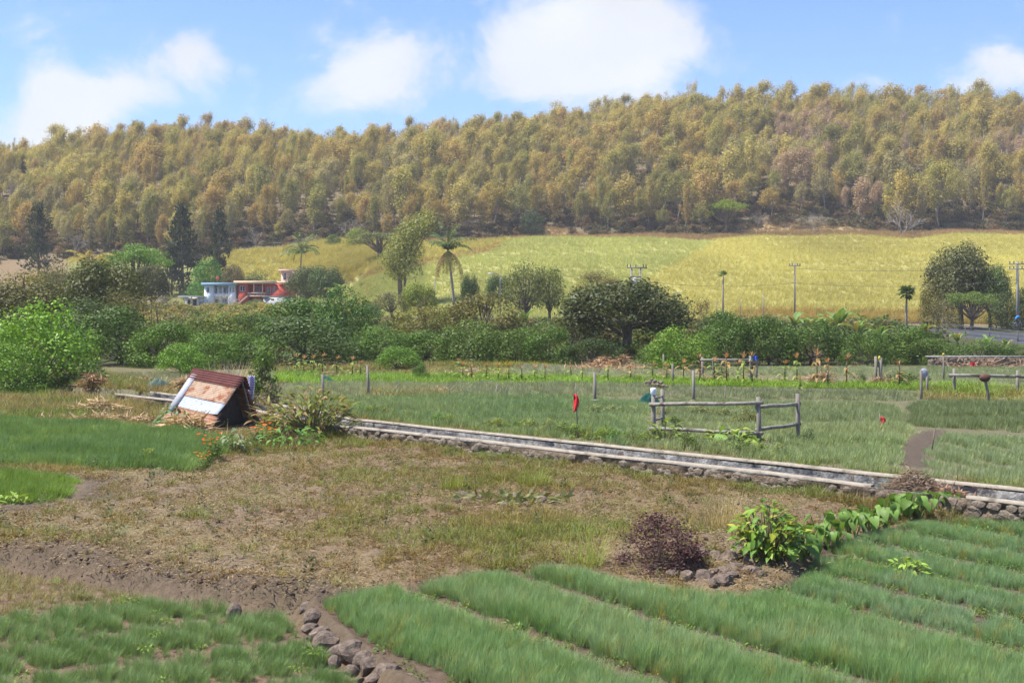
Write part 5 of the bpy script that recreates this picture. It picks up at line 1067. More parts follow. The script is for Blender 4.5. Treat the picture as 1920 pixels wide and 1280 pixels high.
# ------------------------------------------------------------------ irrigation channel
ch = thing('irrigation_channel', 'long concrete capped stone irrigation channel crossing the fields', 'channel')
def cpt(t, off, z): p = CN0 + CD * t - CNRM * (off + float(canal_bend(t))); return (p[0], p[1], z)
T = np.arange(-19, 31.01, .25); g = np.random.default_rng(8)
def coping(off, seed, z, T):
    wob = fbm(T, T * 0 + seed, 3, 4, seed) * .06; zz = z + fbm(T, T * 0 + 9, 5, 5, seed + 1) * .05
    sec = [(-.085, -.06), (-.08, 0), (.08, 0), (.085, -.06)]
    return np.stack([[cpt(t, off + a + w_, q_ + b) for a, b in sec] for t, w_, q_ in zip(T, wob, zz)])
for k, off, ta, tb in ((0, .02, -19, 19.1), (0, .02, 21.2, 31), (1, CW, -19, 31)): MB().grid(coping(off, 5 + k * 7, .06, np.arange(ta, tb, .25))[:, ::-1]).obj('coping', M_CONC, ch)
def rough(off, z0, z1, amp, seed, flip, n=9):
    X = []
    for j, zz in enumerate(np.linspace(z0, z1, n)):
        d = fbm(T2 * 1.0, T2 * 0 + zz * 3 + seed, .4, 4, seed) * amp * (0 if j == n - 1 else 1); X.append([cpt(t, off + q_, zz) for t, q_ in zip(T2, d)])
    X = np.array(X); return X[::-1] if flip else X
T2 = np.arange(-19, 31.01, .09)
MB().grid(rough(-.05, -.75, -.01, .14, 91, False)).obj('near_wall', M_SOILW, ch); MB().grid(rough(.10, -.75, -.02, .08, 93, True)).obj('near_wall_lining', M_PLAST, ch)
MB().grid(rough(CW - .10, -.75, -.02, .12, 95, False)).obj('far_wall', M_PLAST, ch); MB().grid(rough(CW + .12, -.75, -.02, .05, 97, True, 3)).obj('far_wall_back', M_SOILW, ch)
MB().grid(np.stack([[cpt(t, .1, -.72) for t in T2[::4]], [cpt(t, CW - .1, -.72) for t in T2[::4]]])).obj('channel_floor', M_PLAST, ch)
for i in range(250):
    t = R.uniform(-1.5, 25); zz = R.uniform(-.36, -.07); s = R.uniform(.14, .34); p = cpt(t, -.07, zz)
    ob('stone', STW[i % 6], ch, p, (R.uniform(-.3, .3), R.uniform(-.3, .3), math.atan2(CD[1], CD[0]) + R.uniform(-.2, .2)), (s * 1.25, s * .55, s * .8))

# ------------------------------------------------------------------ tin hut
def rust(name, base, c2, rustc, amt, scale=3.0):
    m, nt = new_mat(name); co = nt.new('ShaderNodeTexCoord').outputs['Object']; n = nt.noise(co, scale, 6, .65, .6); n2 = nt.noise(co, scale * 7, 4, .6)
    mp = nt.new('ShaderNodeMapping'); mp.inputs['Scale'].default_value = (3, 3, 3); nt.l.new(co, mp.inputs[0]); n3 = nt.noise(mp.outputs[0], 1.6, 5, .6, .3); col = nt.mix(nt.rng(n3, .35, .65, 0, 1), base, c2); col = nt.mix(nt.rng(n, amt, amt + .16, 0, 1, True), col, nt.mix(n3, rustc, (rustc[0] * .6, rustc[1] * .5, rustc[2] * .5)))
    finish(nt, bsdf(nt, col, .75, .25, n2, .2, .004, 0)); return m
M_RD = rust('maroon_rust', (.10, .030, .028), (.14, .045, .038), (.17, .065, .035), .55); M_RO = rust('orange_rust', (.44, .33, .24), (.36, .24, .16), (.32, .115, .045), .46); M_RS = rust('galvanised_sheet', (.50, .54, .58), (.40, .44, .49), (.34, .20, .10), .6); M_RB = rust('old_rust', (.34, .20, .14), (.24, .12, .08), (.42, .15, .06), .48)
hut = thing('tin_hut', 'small leaning hut of rusty corrugated iron sheets', 'hut')
RL, RR, BL, BR = (np.array(at(*a)) for a in ((366, 696, 47.3), (456, 712, 46.0), (316, 770, 46.2), (404, 792, 44.6)))
K1, K2 = np.array(at(425, 756, 48.0)), np.array(at(480, 776, 46.9))
def sheet(name, A, B, C, D, a0, a1, d0, d1, off, waves, mat, amp=.018, over=0.0, curl=0.0):
    nd = int(waves * 8); na = 10; a = np.linspace(a0, a1, na)[:, None, None]; d = np.linspace(d0, d1, nd)[None, :, None]
    P = (A * (1 - a) + B * a) * (1 - d) + (C * (1 - a) + D * a) * d
    N = np.cross(B - A, C - A); N /= np.linalg.norm(N); N = N if N[1] < 0 else -N
    P = P + N * (off + amp * np.sin(np.linspace(0, waves * 6.2832, nd)))[None, :, None]
    if curl: P = P + N * (curl * np.clip((a - .7) / .3, 0, 1) ** 2 * np.clip((d - d0) / (d1 - d0), 0, 1))
    o = MB().grid(P).obj(name, mat, hut, True); md = o.modifiers.new('thickness', 'SOLIDIFY'); md.thickness = .004; return o
sheet('roof_sheet', RL, RR, BL, BR, .02, 1.0, .78, 1.2, .0, 6, M_RB); sheet('roof_sheet', RL, RR, BL, BR, .02, .99, .54, .86, .03, 9, M_RS, .013, curl=.10); sheet('roof_sheet', RL, RR, BL, BR, .06, 1.0, .16, .60, .06, 11, M_RO, .013); sheet('roof_sheet', RL, RR, BL, BR, -.03, 1.04, -.04, .22, .10, 5, M_RD, .022)
sheet('roof_sheet', RL, RR, K1, K2, -.03, 1.04, -.04, .35, -.10, 5, M_RD, .022); sheet('roof_sheet', RL, RR, K1, K2, .0, 1.0, .3, 1.55, -.05, 12, M_RB)
bA, bB = RL + (BL - RL) * .10, BL * 1.0; N = np.cross(RR - RL, BL - RL); N /= np.linalg.norm(N); N = N if N[1] < 0 else -N; al_ = (RR - RL) / np.linalg.norm(RR - RL)
mb = MB(); P = [bA + N * .09, bA + N * .09 + al_ * .30, bB + N * .09 + al_ * .30, bB + N * .09]; mb.add(P + [p - N * .03 for p in P], [(0, 1, 2, 3), (7, 6, 5, 4), (0, 4, 5, 1), (1, 5, 6, 2), (2, 6, 7, 3), (3, 7, 4, 0)]); mb.obj('board', mat_noise('grey_board', (.30, .30, .33), (.40, .40, .44), 8, .85, .15, .3, .005, stretch=(1, 1, .2)), hut)
e = .12 * al_; dn = np.array([0, 0, .5]); mid = (BR + K2) / 2
gm = MB(); gm.add([RR - e * 4.5, BR - e * 4.5 - dn, K2 - e * 4.5 - dn], T=[(0, 1, 2)]); gm.obj('gable_shade_sheet', mat_noise('interior_shade_dark', (.035, .028, .024), (.07, .055, .045), 6), hut)  # dark sheet added inside the open gable, its colour standing for interior shade
lw = MB(); dn = np.array([0, 0, .5]); lw.add([RL + e, BL + e - dn, K1 + e - dn], T=[(0, 1, 2)]); lw.obj('back_sheet', M_RB, hut)
for a, b in ((RR - e * .8, K2 - e * .8 - dn), (RL, RR)): MB().tube([a - N * .04, b - N * .04], .035, 6).obj('pole', M_WOOD, hut)
# chequered cloth on the bush beside the hut
def mat_check():
    m, nt = new_mat('check_cloth'); c = nt.new('ShaderNodeTexChecker'); nt.l.new(nt.new('ShaderNodeTexCoord').outputs['Object'], c.inputs[0]); c.inputs['Scale'].default_value = 24; c.inputs[1].default_value = (.5, .48, .6, 1); c.inputs[2].default_value = (.13, .12, .28, 1); finish(nt, bsdf(nt, c.outputs[0], .95, .05)); return m
def cloth(name, lab, p0, p1, Y, mat, col=None, seed=0, wave=.08, taper=.0, cat='cloth'):
    a, b = at(*p0, Y), at(*p1, Y); g = np.random.default_rng(seed); n, m_ = 9, 12; X = np.zeros((n, m_, 3))
    for i in range(n):
        for j in range(m_):
            s, t = i / (n - 1), j / (m_ - 1); k = 1 - taper * t
            X[i, j] = (a[0] + (b[0] - a[0]) * (s - .5) * k + (b[0] - a[0]) * .5 + wave * .4 * t * math.sin(3 * t + seed), Y + wave * math.sin(s * 9 + seed + t * 2) * (.3 + t), a[2] + (b[2] - a[2]) * t + .05 * math.sin(s * 5 + seed) * t)
    o = MB().grid(X).obj(name, mat, None, True, col); o.modifiers.new('thickness', 'SOLIDIFY').thickness = .004; return tag(o, lab, cat)
cloth('hanging_cloth', 'violet and white chequered cloth hanging beside the tin hut', (464, 704), (478, 748), 48.6, mat_check(), None, 1, .06, .25)
def heap(name, lab, u0, v0, z, w, h, col, seed, cat='tarpaulin', dep=.7):
    p = G(u0, v0, z); m = p[1] / F; g = np.random.default_rng(seed); n = 30; a = np.linspace(0, 6.2832, n + 1); X = []
    for r in np.linspace(1, 0.02, 9):
        zz = (1 - r ** 2.2) * h * m; rr = r * (1 + .18 * np.sin(a * 3 + seed) + .10 * np.sin(a * 7 + seed * 2)); fold = .10 * h * m * np.sin(a * 5 + r * 9 + seed) * (1 - r * .6)
        X.append(np.stack([p[0] + rr * np.cos(a) * w * m * .5, p[1] + rr * np.sin(a) * w * m * .5 * dep, p[2] - .04 + zz + fold + .02], 1))
    return tag(MB().grid(np.array(X)[::-1]).obj(name, M_FAB, None, True, col), lab, cat)
heap('net_heap', 'dark grey green shade net heaped left of the tin hut', 296, 730, .0, 52, 20, (.09, .13, .11), 1, 'net heap'); heap('tarpaulin', 'dark green tarpaulin by the corn left of the posts', 611, 717, 0, 30, 12, (.03, .09, .085), 2); heap('tarpaulin', 'dark green tarpaulin heap behind the rail fence', 1216, 757, 0, 42, 20, (.02, .075, .06), 3)
heap('earth_mound', 'small light brown earth mound behind the rail fence', 1298, 757, 0, 28, 8, (.34, .23, .14), 4, 'mound')

# ------------------------------------------------------------------ fences, posts, flags
def stick(P, r, name, mat, parent, k=7): return MB().tube(P, r, k).obj(name, mat, parent, True)
def vpost(parent, u0, vt, vb, r, mat=M_WOOD, name='post', lean=0):
    p = G(u0, vb); zt = CZ - (vt - VH) * p[1] / F; b = np.array(p); b[2] = -.3; t = np.array([p[0] + lean, p[1], zt]); m_ = (b + t) / 2 + np.array([.012, 0, 0]); stick([b, m_, t], np.array([1.08, 1.0, .95]) * r, name, mat, parent, 8); return np.array(p), zt
def rail(parent, a, b, r, over=.12):
    a, b = np.array(a), np.array(b); d = (b - a) / np.linalg.norm(b - a); stick([a - d * over, (a * 2 + b) / 3 + np.array([0, 0, .01]), (a + b * 2) / 3 - np.array([0, 0, .012]), b + d * over], np.array([1.05, 1, .95, 1.0]) * r, 'rail', M_WOODR, parent, 8)
fe = thing('rail_fence', 'weathered round rail fence standing in the middle of the chive field', 'fence')
P1, P3, P4, P2 = G(1225, 822), G(1423, 835), G(1495, 826), G(1242, 801)
for u0, vt, vb, l in ((1225, 740, 822, 0), (1242, 730, 801, .0), (1423, 744, 835, -.02), (1495, 738, 826, 0.01)): vpost(fe, u0, vt, vb, .065, lean=l)
def on(P, v, dy=-.1): return (P[0] * (P[1] + dy) / P[1], P[1] + dy, CZ - (v - VH) * (P[1] + dy) / F)
rail(fe, on(P1, 758), on(P3, 755), .055); rail(fe, on(P1, 803), on(P3, 812), .055); rail(fe, on(P3, 763, .1), on(P4, 757, .0), .055); rail(fe, on(P3, 805, .1), on(P4, 795, 0), .055); rail(fe, on(P1, 748, .1), on(P2, 742, 0), .04); rail(fe, on(P1, 789, .1), on(P2, 782, 0), .04)
f2 = thing('far_rail_fence', 'pale rail between posts in front of the hedge, with blue cloth', 'fence')
for u0, vt in ((1317, 669), (1338, 670), (1408, 670), (1418, 671)): vpost(f2, u0, vt, 710 if u0 in (1317, 1418) else 713, .07)
A, B, C_, D_ = G(1317, 713), G(1408, 713), G(1338, 708), G(1418, 710); rail(f2, on(A, 675), on(B, 674), .06); rail(f2, on(C_, 677), on(D_, 676), .05)
cloth('blue_cloth', 'small blue cloth tied to the far rail post', (1412, 667), (1421, 676), 66.5, M_FAB, (.05, .12, .5), 5, .05); cloth('white_rag', 'white rag tied on the far rail post', (1404, 667), (1410, 677), 66.4, M_FAB, (.6, .58, .52), 6, .05)
f3 = thing('right_rail_fence', 'single rail fence at the right edge of the fields', 'fence')
for u0, vt in ((1789, 691), (1908, 694), (1990, 694)): vpost(f3, u0, vt, 737, .07)
A, B = G(1785, 737), G(1990, 740); rail(f3, on(A, 703), on(B, 706), .055); rail(f3, on(G(1785, 730), 706), on(G(1990, 732), 708), .04)
for u0, vt, vb, r, lab in ((605, 702, 747, .06, 'grey post beside the canna clump'), (691, 685, 742, .06, 'slightly leaning bare post left in the far field'), (1115, 698, 757, .06, 'post standing on a white block behind the red flag'), (1300, 695, 754, .065, 'thick pale post behind the rail fence'), (1261, 682, 720, .055, 'thin post left of the thick pale post'),
                           (1244, 664, 697, .055, 'post in front of the bright bush by the far rail'), (1642, 668, 716, .075, 'left of two grey trunks at the field edge'), (1651, 670, 716, .085, 'thicker right one of two grey trunks'), (1769, 664, 714, .05, 'post with a yellow ball on top'), (744, 721, 738, .03, 'tiny pale stake in the far field'), (932, 721, 740, .035, 'small brown stake in the chives left of the red flag'), (1360, 722, 748, .02, 'thin twig stake behind the rail fence')):
    o = thing('wooden_post', lab, 'post'); vpost(o, u0, vt, vb, r, M_WOOD, 'shaft', -.05 if u0 == 691 else 0)
o = thing('bag_post', 'pair of posts capped with a pale grey bag', 'post'); vpost(o, 1727, 694, 748, .06, M_WOOD, 'shaft'); vpost(o, 1738, 692, 738, .06, M_WOOD, 'shaft')
p = G(1732, 745); zt = CZ - (704 - VH) * p[1] / F
def blob(name, c, r, mat, parent, col, seed=0, n=10):
    X = []; g = np.random.default_rng(seed)
    for i, th in enumerate(np.linspace(0.05, 3.09, n)):
        a = np.linspace(0, 6.2832, 13); k = 1 + .10 * np.sin(a * 3 + seed + i * .4); X.append(np.stack([c[0] + r[0] * math.sin(th) * np.cos(a) * k, c[1] + r[1] * math.sin(th) * np.sin(a) * k, c[2] + r[2] * math.cos(th) + 0 * a], 1))
    return MB().grid(np.array(X)[:, ::-1]).obj(name, mat, parent, True, col)
blob('grey_bag', (p[0], p[1], zt + .1), (.17, .12, .22), M_FAB, o, (.30, .31, .37), 2)
o = thing('tin_post', 'leaning post with a rusty brown tin on top', 'post'); p = np.array(G(1857, 758)); t_ = np.array(at(1847, 712, p[1])); stick([p - (0, 0, .3), (p + t_) / 2, t_], .055, 'shaft', M_WOOD, o); M_RT = rust('brown_tin', (.12, .06, .045), (.08, .04, .03), (.2, .08, .05), .5, 6); blob('tin', t_ + (0, 0, .08), (.22, .16, .17), M_RT, o, None, 3)
o = thing('white_bottle', 'white bottle stuck upside down on the left fence post', 'bottle'); p = G(1225, 822); zt = CZ - (741 - VH) * p[1] / F
mb = MB(); mb.grid(np.stack([[(p[0] + r * math.cos(a), p[1] + r * math.sin(a), zt + z) for a in np.linspace(0, 6.2832, 13)] for r, z in ((.03, -.03), (.045, 0), (.085, .06), (.09, .18), (.075, .22), (.02, .23))])); mb.obj('bottle', M_OBJ, o, True, (.8, .82, .9))
o = thing('concrete_block', 'white hollow concrete block at the foot of a post', 'block'); p = G(1116, 758); m = p[1] / F
mb = MB(); b = lambda x0, x1, z0, z1: mb.box((p[0] + x0, p[1] - .25, z0), (p[0] + x1, p[1] - .08, z1)); b(-.19, .19, .0, .05); b(-.19, .19, .16, .21); b(-.19, -.14, .051, .159); b(.14, .19, .051, .159); b(-.03, .03, .051, .159); mb.obj('block', M_CONC, o)
o = thing('yellow_float', 'small yellow ball on a post at the right', 'ball'); p = at(1769, 664, G(1769, 714)[1]); blob('ball', p, (.065, .065, .065), M_OBJ, o, (.6, .48, .05), 1)
o = thing('yellow_bottle', 'yellow container hung on the grey trunks', 'bottle'); p = at(1649, 671, 65.2); blob('container', p, (.07, .07, .11), M_OBJ, o, (.55, .42, .06), 4)
def flag(u0, vt, vb, lean, f, lab, slab):
    p = np.array(G(u0, vb)); t = np.array(at(u0 + lean, vt, p[1])); o = thing('flag', lab, 'flag'); stick([p - (0, 0, .2), (p + t) / 2, t], .018, 'pole', M_WOOD, o, 6); Y = p[1]
    X = np.zeros((8, 10, 3)); g = np.random.default_rng(3)
    for i in range(8):
        for j in range(10):
            s, q_ = i / 7, j / 9; uu = f[0] + (f[2] - f[0]) * s * (math.sin(math.pi * (.18 + .75 * q_)) ** .7); vv = f[1] + (f[3] - f[1]) * (q_ * (1 - .12 * s) + .06 * s)
            X[i, j] = np.array(at(uu, vv, Y)) + (0, .06 * math.sin(s * 6 + q_ * 3), 0)
    c = MB().grid(X).obj('cloth', M_FAB, o, True, (.58, .04, .045)); c.modifiers.new('thickness', 'SOLIDIFY').thickness = .003
flag(1083, 718, 806, -3.5, (1075.5, 738, 1086, 773), 'red flag hanging on a thin stick in the chive field', ''); flag(1652, 775, 803, -3, (1650, 781, 1662, 799), 'small faded red pennant in the right chive field', '')
o = thing('thin_stick', 'thin dark stick leaning in the right chive rows', 'stick'); p = np.array(G(1745, 846)); stick([p - (0, 0, .2), np.array(at(1753, 803, p[1]))], .02, 'stick', M_BARK, o, 6)
cloth('red_rag', 'red rag hanging before the stone wall', (1820, 679), (1828, 691), 78, M_FAB, (.55, .03, .05), 7, .05)
# dry stone wall, right
dw = thing('stone_wall', 'low dry stone wall behind the right chive plots', 'wall'); A = np.array(G(1745, 691)); B = np.array(G(2000, 694))
mb = MB(); mb.box((A[0], A[1] + .1, -.2), (B[0], A[1] + .6, .68)); mb.obj('core', M_SOILW, dw); MB().box((A[0] - .1, A[1] + .0, .682), (B[0], A[1] + .7, .78)).obj('coping', M_PLAST, dw)
for i in range(150): s = R.uniform(.25, .5); ob('stone', STW[i % 6], dw, (R.uniform(A[0], B[0]), A[1] + .08, R.uniform(0, .62)), (R.uniform(-.4, .4), R.uniform(-.4, .4), R.uniform(0, 6)), (s * 1.2, s * .6, s * .75))

# ------------------------------------------------------------------ smaller plants
def leaf_mesh(name, outline, bend=.25, fold=.15, mat=M_GLOSS):
    """a leaf blade of length 1 along +x: outline = half widths at stations"""
    n = len(outline); t = np.linspace(0, 1, n); X = []
    for s in (-1, 0, 1): X.append([(ti * math.cos(bend * ti), s * w, -math.sin(bend * ti) * ti * .9 + abs(s) * w * fold * 2) for ti, w in zip(t, outline)])
    mb = MB().grid(np.array(X)[::-1]); return mb.mesh(name, mat, True, {'lv': np.full(mb.n, .5)})
LF_OV = [leaf_mesh('ovate_leaf', [.01, .13, .19, .20, .16, .09, .005], b) for b in (.3, .7)]; LF_HEART = [leaf_mesh('heart_leaf', [.16, .34, .36, .30, .20, .10, .005], b) for b in (.4, .8)]; LF_LONG = [leaf_mesh('long_leaf', [.01, .07, .115, .12, .10, .055, .004], b) for b in (.25, .6)]
def leafy(name, label, cat, p, w, h, n, L, meshes, cols, seed, el=(-.2, .9), stem=(0.135, 0.135, 0.054), base=.05, group=None, dome=1.0):
    g = random.Random(seed); o = thing(name, label, cat, p, None, None, group); mb = MB()
    for i in range(n):
        a = i * 2.399 + g.uniform(-.3, .3); r = math.sqrt(g.random()) * w * .46; zz = h * (base + (1 - base) * g.uniform(.15, 1) * (1 - dome * .55 * (r / (w * .5)) ** 2)); pos = (math.cos(a) * r, math.sin(a) * r, zz)
        ob('leaf', meshes[i % len(meshes)], o, pos, (g.uniform(-.5, .5), -g.uniform(*el), a + g.uniform(-.6, .6)), L * g.uniform(.7, 1.2), tuple(np.array(cols[i % len(cols)]) * g.uniform(.8, 1.2)))
        if i % 2 == 0: mb.tube([(pos[0] * .25, pos[1] * .25, -.05), (pos[0] * .6, pos[1] * .6, zz * .55), pos], [.012, .010, .006], 4, False)
    mb.obj('stems', M_OBJ, o, color=stem); return o
leafy('citrus_shrub', 'bushy shrub with large yellow green leaves above the boulders', 'shrub', G(1438, 1050, -.32), 1.15, 1.02, 300, .21, LF_OV, [(0.25, 0.36, 0.045), (0.17, 0.30, 0.04), (0.36, 0.41, 0.06), (0.12, 0.23, 0.04)], 1, (-.3, 1.0))
for i in range(30):
    t = i / 29; u0 = 1478 + t * 300 + R.uniform(-8, 8); v0 = 1058 - t * 96 + R.uniform(-10, 12) - 16 * math.sin(t * 3); p = G(u0, v0, -.42)
    lab = 'taro plant, %s from the citrus shrub in the leafy row' % (['nearest'] + ORD[1:])[i] if i else 'taro plant touching the yellow green shrub'
    o = thing('taro_plant', lab, 'taro', p, None, None, 'row of taro plants'); mb = MB(); hh = R.uniform(.35, .62)
    for j in range(R.randint(4, 6)):
        a = j * 2.399 + i; r = R.uniform(.08, .24); pos = (math.cos(a) * r, math.sin(a) * r - .05, hh * R.uniform(.6, 1)); ob('leaf', LF_HEART[j % 2], o, (pos[0] * .85, pos[1] * .85, pos[2]), (R.uniform(-.4, .4), R.uniform(.2, .9), a), R.uniform(.22, .34), tuple(np.array((0.155, 0.27, 0.0607)) * R.uniform(.75, 1.3))); mb.tube([(0, 0, -.03), (pos[0] * .5, pos[1] * .5, pos[2] * .6), pos], [.014, .01, .006], 4, False)
    mb.obj('stalks', M_OBJ, o, color=(0.176, 0.23, 0.081))
leafy('canna_clump', 'broad clump of olive green canna leaves beside the channel', 'canna', G(585, 818, -.38), 3.2, 1.65, 440, .42, LF_LONG, [(0.176, 0.203, 0.0473), (0.216, 0.23, 0.0473), (0.121, 0.155, 0.0405), (0.27, 0.176, 0.081)], 3, (-.1, 1.0))
leafy('canna_clump', 'smaller reddish canna clump left of the large one', 'canna', G(505, 808, -.38), 1.3, .95, 70, .40, LF_LONG, [(0.203, 0.189, 0.054), (0.243, 0.162, 0.0675)], 4, (.2, 1.2))
leafy('gourd_vine', 'blue green broad leaved vine at the corner of the tin hut', 'vine', G(325, 800, -.36), 1.1, .8, 34, .30, LF_HEART, [(0.135, 0.23, 0.108), (0.176, 0.27, 0.135)], 5, (-.4, .5)); leafy('gourd_vine', 'broad leaved vine before the rusty lower sheet', 'vine', G(378, 802, -.38), .9, .55, 18, .26, LF_HEART, [(0.135, 0.23, 0.108)], 6, (-.4, .5))
leafy('wild_spinach', 'bright green leafy plants between marigolds and cannas', 'plant', G(545, 838, -.38), 2.0, .7, 90, .26, LF_OV, [(0.1, 0.24, 0.045), (0.13, 0.27, 0.05)], 7, (-.3, .7)); leafy('aubergine_plant', 'grey green broad leaved plant beside the left chives', 'plant', G(448, 848, -.38), 1.0, .75, 60, .26, LF_OV, [(0.23, 0.284, 0.149), (0.189, 0.243, 0.121)], 8, (-.3, .6))
leafy('potato_plant', 'bright green leafy plant growing in the right chive bed', 'plant', G(1702, 1078, -.5), .62, .34, 56, .16, LF_OV, [(0.216, 0.351, 0.0473), (0.27, 0.405, 0.0675)], 9, (-.2, .7)); leafy('small_leafy_weed', 'light green weed at the edge of the small left plot', 'weed', G(27, 948, -.4), .55, .35, 30, .2, LF_OV, [(0.243, 0.365, 0.0675)], 10)
leafy('marrow_plant', 'yellow green broad leaves inside the rail fence', 'plant', G(1375, 834, 0), 1.6, .55, 40, .34, LF_HEART, [(0.27, 0.365, 0.0675), (0.176, 0.297, 0.0675)], 11, (-.3, .7)); leafy('marrow_plant', 'broad leafy plant by the left post of the rail fence', 'plant', G(1246, 828, 0), .9, .75, 40, .26, LF_OV, [(0.216, 0.297, 0.054), (0.149, 0.23, 0.0405)], 12)
kind('shrublet', 'bush', (61, 62, 63), 16, 620, .085, base_r=.02, fork=.1, top=.5)
def small(u0, vb, w, h, col, lab, z=0, name='pepper_bush', cat='bush', group=None, kd='shrublet', i=0):
    p = G(u0, vb, z); m = p[1] / F; return plant(kd, i, name, lab, cat, (p[0], p[1], z - .03), w * m, h * m, col, group=group)
pb = [(672, 781, 26), (700, 785, 30), (728, 787, 28), (765, 789, 20), (822, 797, 26), (848, 800, 28), (882, 803, 24), (918, 807, 22), (938, 809, 30), (962, 810, 30), (985, 812, 30), (1008, 814, 32), (1032, 817, 34), (1056, 820, 34), (1082, 823, 34), (1108, 826, 34), (1134, 829, 36), (1158, 832, 34), (1182, 834, 32), (1212, 837, 32), (1290, 846, 36), (1345, 851, 34), (1390, 855, 40), (1425, 858, 34), (1462, 861, 34)]
for i, (u0, vb, w) in enumerate(pb): small(u0, vb - 3, w * 1.25, w * .95, (.19 * R.uniform(.8, 1.2), .25 * R.uniform(.85, 1.15), .06), '%s pepper bush from the left along the channel' % ORD[i], group='pepper bushes along the channel', i=i)
for i, (u0, vb, w, h, c, lab) in enumerate([(1520, 832, 42, 32, (0.0675, 0.0945, 0.0338), 'dark round bush right of the rail fence'), (1288, 842, 30, 36, (0.0945, 0.135, 0.0405), 'dark little bush below the lower fence rail'), (1270, 800, 34, 26, (0.121, 0.176, 0.0405), 'small bush inside the rail fence, left'), (1395, 795, 60, 40, (0.189, 0.203, 0.0675), 'olive bush behind the upper fence rail, right'), (1310, 778, 50, 22, (0.216, 0.243, 0.108), 'vine mound behind the upper fence rail, left'), (1350, 782, 46, 22, (0.203, 0.236, 0.0945), 'vine mound behind the upper fence rail, middle'),
                                            (1075, 775, 30, 16, (0.257, 0.284, 0.135), 'pale vine mound just left of the red flag'), (1110, 774, 40, 20, (0.243, 0.284, 0.135), 'pale vine mound just right of the red flag'), (1150, 776, 44, 22, (0.243, 0.277, 0.128), 'second pale vine mound right of the red flag'), (1190, 777, 40, 20, (0.23, 0.27, 0.121), 'pale vine mound near the left fence post'), (1240, 776, 40, 18, (0.23, 0.257, 0.121), 'pale vine mound behind the fence posts'),
                                            (890, 762, 30, 14, (0.257, 0.27, 0.149), 'sparse vine mound in the far chives, left of two'), (930, 763, 34, 14, (0.243, 0.257, 0.135), 'sparse vine mound in the far chives, right of two'), (740, 763, 24, 8, (0.189, 0.23, 0.108), 'low weed mound in the far chives'), (1300, 690, 30, 30, (0.108, 0.149, 0.0405), 'small dark bush behind the far rail'), (1352, 706, 30, 24, (0.0945, 0.135, 0.054), 'dark weed bush under the far rail'), (1690, 722, 60, 30, (0.108, 0.149, 0.0473), 'dark weedy bush right of the grey trunks'), (1720, 716, 50, 22, (0.121, 0.162, 0.054), 'low bush left of the bag posts'), (1610, 716, 30, 24, (0.108, 0.149, 0.054), 'low bush left of the grey trunks')]):
    small(u0, vb, w, h, c, lab, i=i, name='leafy_bush' if h > 22 else 'vine_mound', cat='bush' if h > 22 else 'vine')
small(285, 876, 64, 40, (0.216, 0.27, 0.0473), 'yellow green bush growing in the left chive plot', -.4, 'leafy_bush'); small(300, 893, 44, 20, (0.23, 0.243, 0.162), 'grey weed at the corner of the left chive plot', -.4, 'weed_clump', 'weed')
kind('purple', 'bush', (74,), 46, 4600, .036, base_r=.010, fork=.05, top=.8, every=1, shell=.1)
small(1238, 1064, 170, 112, (0.10, 0.05, 0.055), 'dark purple leaved shrub above the boulders', -.38, 'purple_shrub', 'shrub', kd='purple')
V, Q, lv = blades(200, .95, .006, .75, .05, 3, 72, .35, .5); o = thing('fennel_clump', 'wispy light green feathery plant left of the purple shrub', 'plant', G(1098, 1062, -.4)); ob('foliage', mk('fennel', V, Q, M_LEAF, False, {'lv': lv}), o, color=(0.297, 0.365, 0.081))
V, Q, lv = blades(340, .95, .009, .55, .05, 3, 73, .35, .5); o = thing('dry_grass_clump', 'tall straw coloured grass behind the purple shrub', 'grass', G(1350, 1010, -.4)); ob('foliage', mk('dry_clump', V, Q, M_LEAF, False, {'lv': lv}), o, color=(.42, .34, .18))
for u0, vb, s_, c, lab in ((1000, 912, .9, (0.257, 0.311, 0.0675), 'green grass clump on the fallow plot above the slabs'), (850, 915, .8, (0.257, 0.297, 0.0675), 'green grass clump left of the slabs'), (1685, 925, 1.0, (0.189, 0.257, 0.0675), 'green grass clump at the broken end of the channel'), (420, 762, 1.1, (0.338, 0.27, 0.176), 'seeding grass before the hut opening'), (640, 822, .9, (0.203, 0.257, 0.0675), 'green grass at the right foot of the canna clump')):
    V, Q, lv = blades(240, .6, .012, .7, .08, 2, int(u0), .45, .6); o = thing('grass_clump', lab, 'grass', G(u0, vb, -.38), None, s_); ob('foliage', mk('grass_clump', V, Q, M_LEAF, False, {'lv': lv}), o, color=c)
# marigolds
fl = MB(); g = np.random.default_rng(5)
for k in range(15):
    a = k * 2.399; r = .44 * math.sqrt((k + .5) / 15); c = np.array([math.cos(a) * r, math.sin(a) * r, .62 + .36 * g.uniform()]); P = np.tile(c, (7, 1)); aa = np.arange(7) * .9; V, Q = leaf_quads(P, np.stack([np.cos(aa), np.sin(aa), .5 + 0 * aa], 1), np.tile([[0, 0, 1.]], (7, 1)), np.full(7, .075), np.full(7, .06)); fl.add(V, Q)
FLW = fl.mesh('marigold_flowers', M_LEAF, False, {'lv': np.full(fl.n, .8)})
for u0, vb, w, h, c, lab in ((492, 835, 62, 44, (.75, .16, .02), 'marigold clump with orange flowers before the cannas'), (392, 862, 52, 52, (.80, .12, .01), 'taller orange marigolds at the edge of the left chives'), (380, 878, 36, 34, (.78, .22, .01), 'low marigolds with a yellow bloom below the others')):
    o = small(u0, vb, w, h, (0.135, 0.203, 0.0473), lab, -.38, 'marigold', 'flowers'); ob('flowers', FLW, o, color=c)
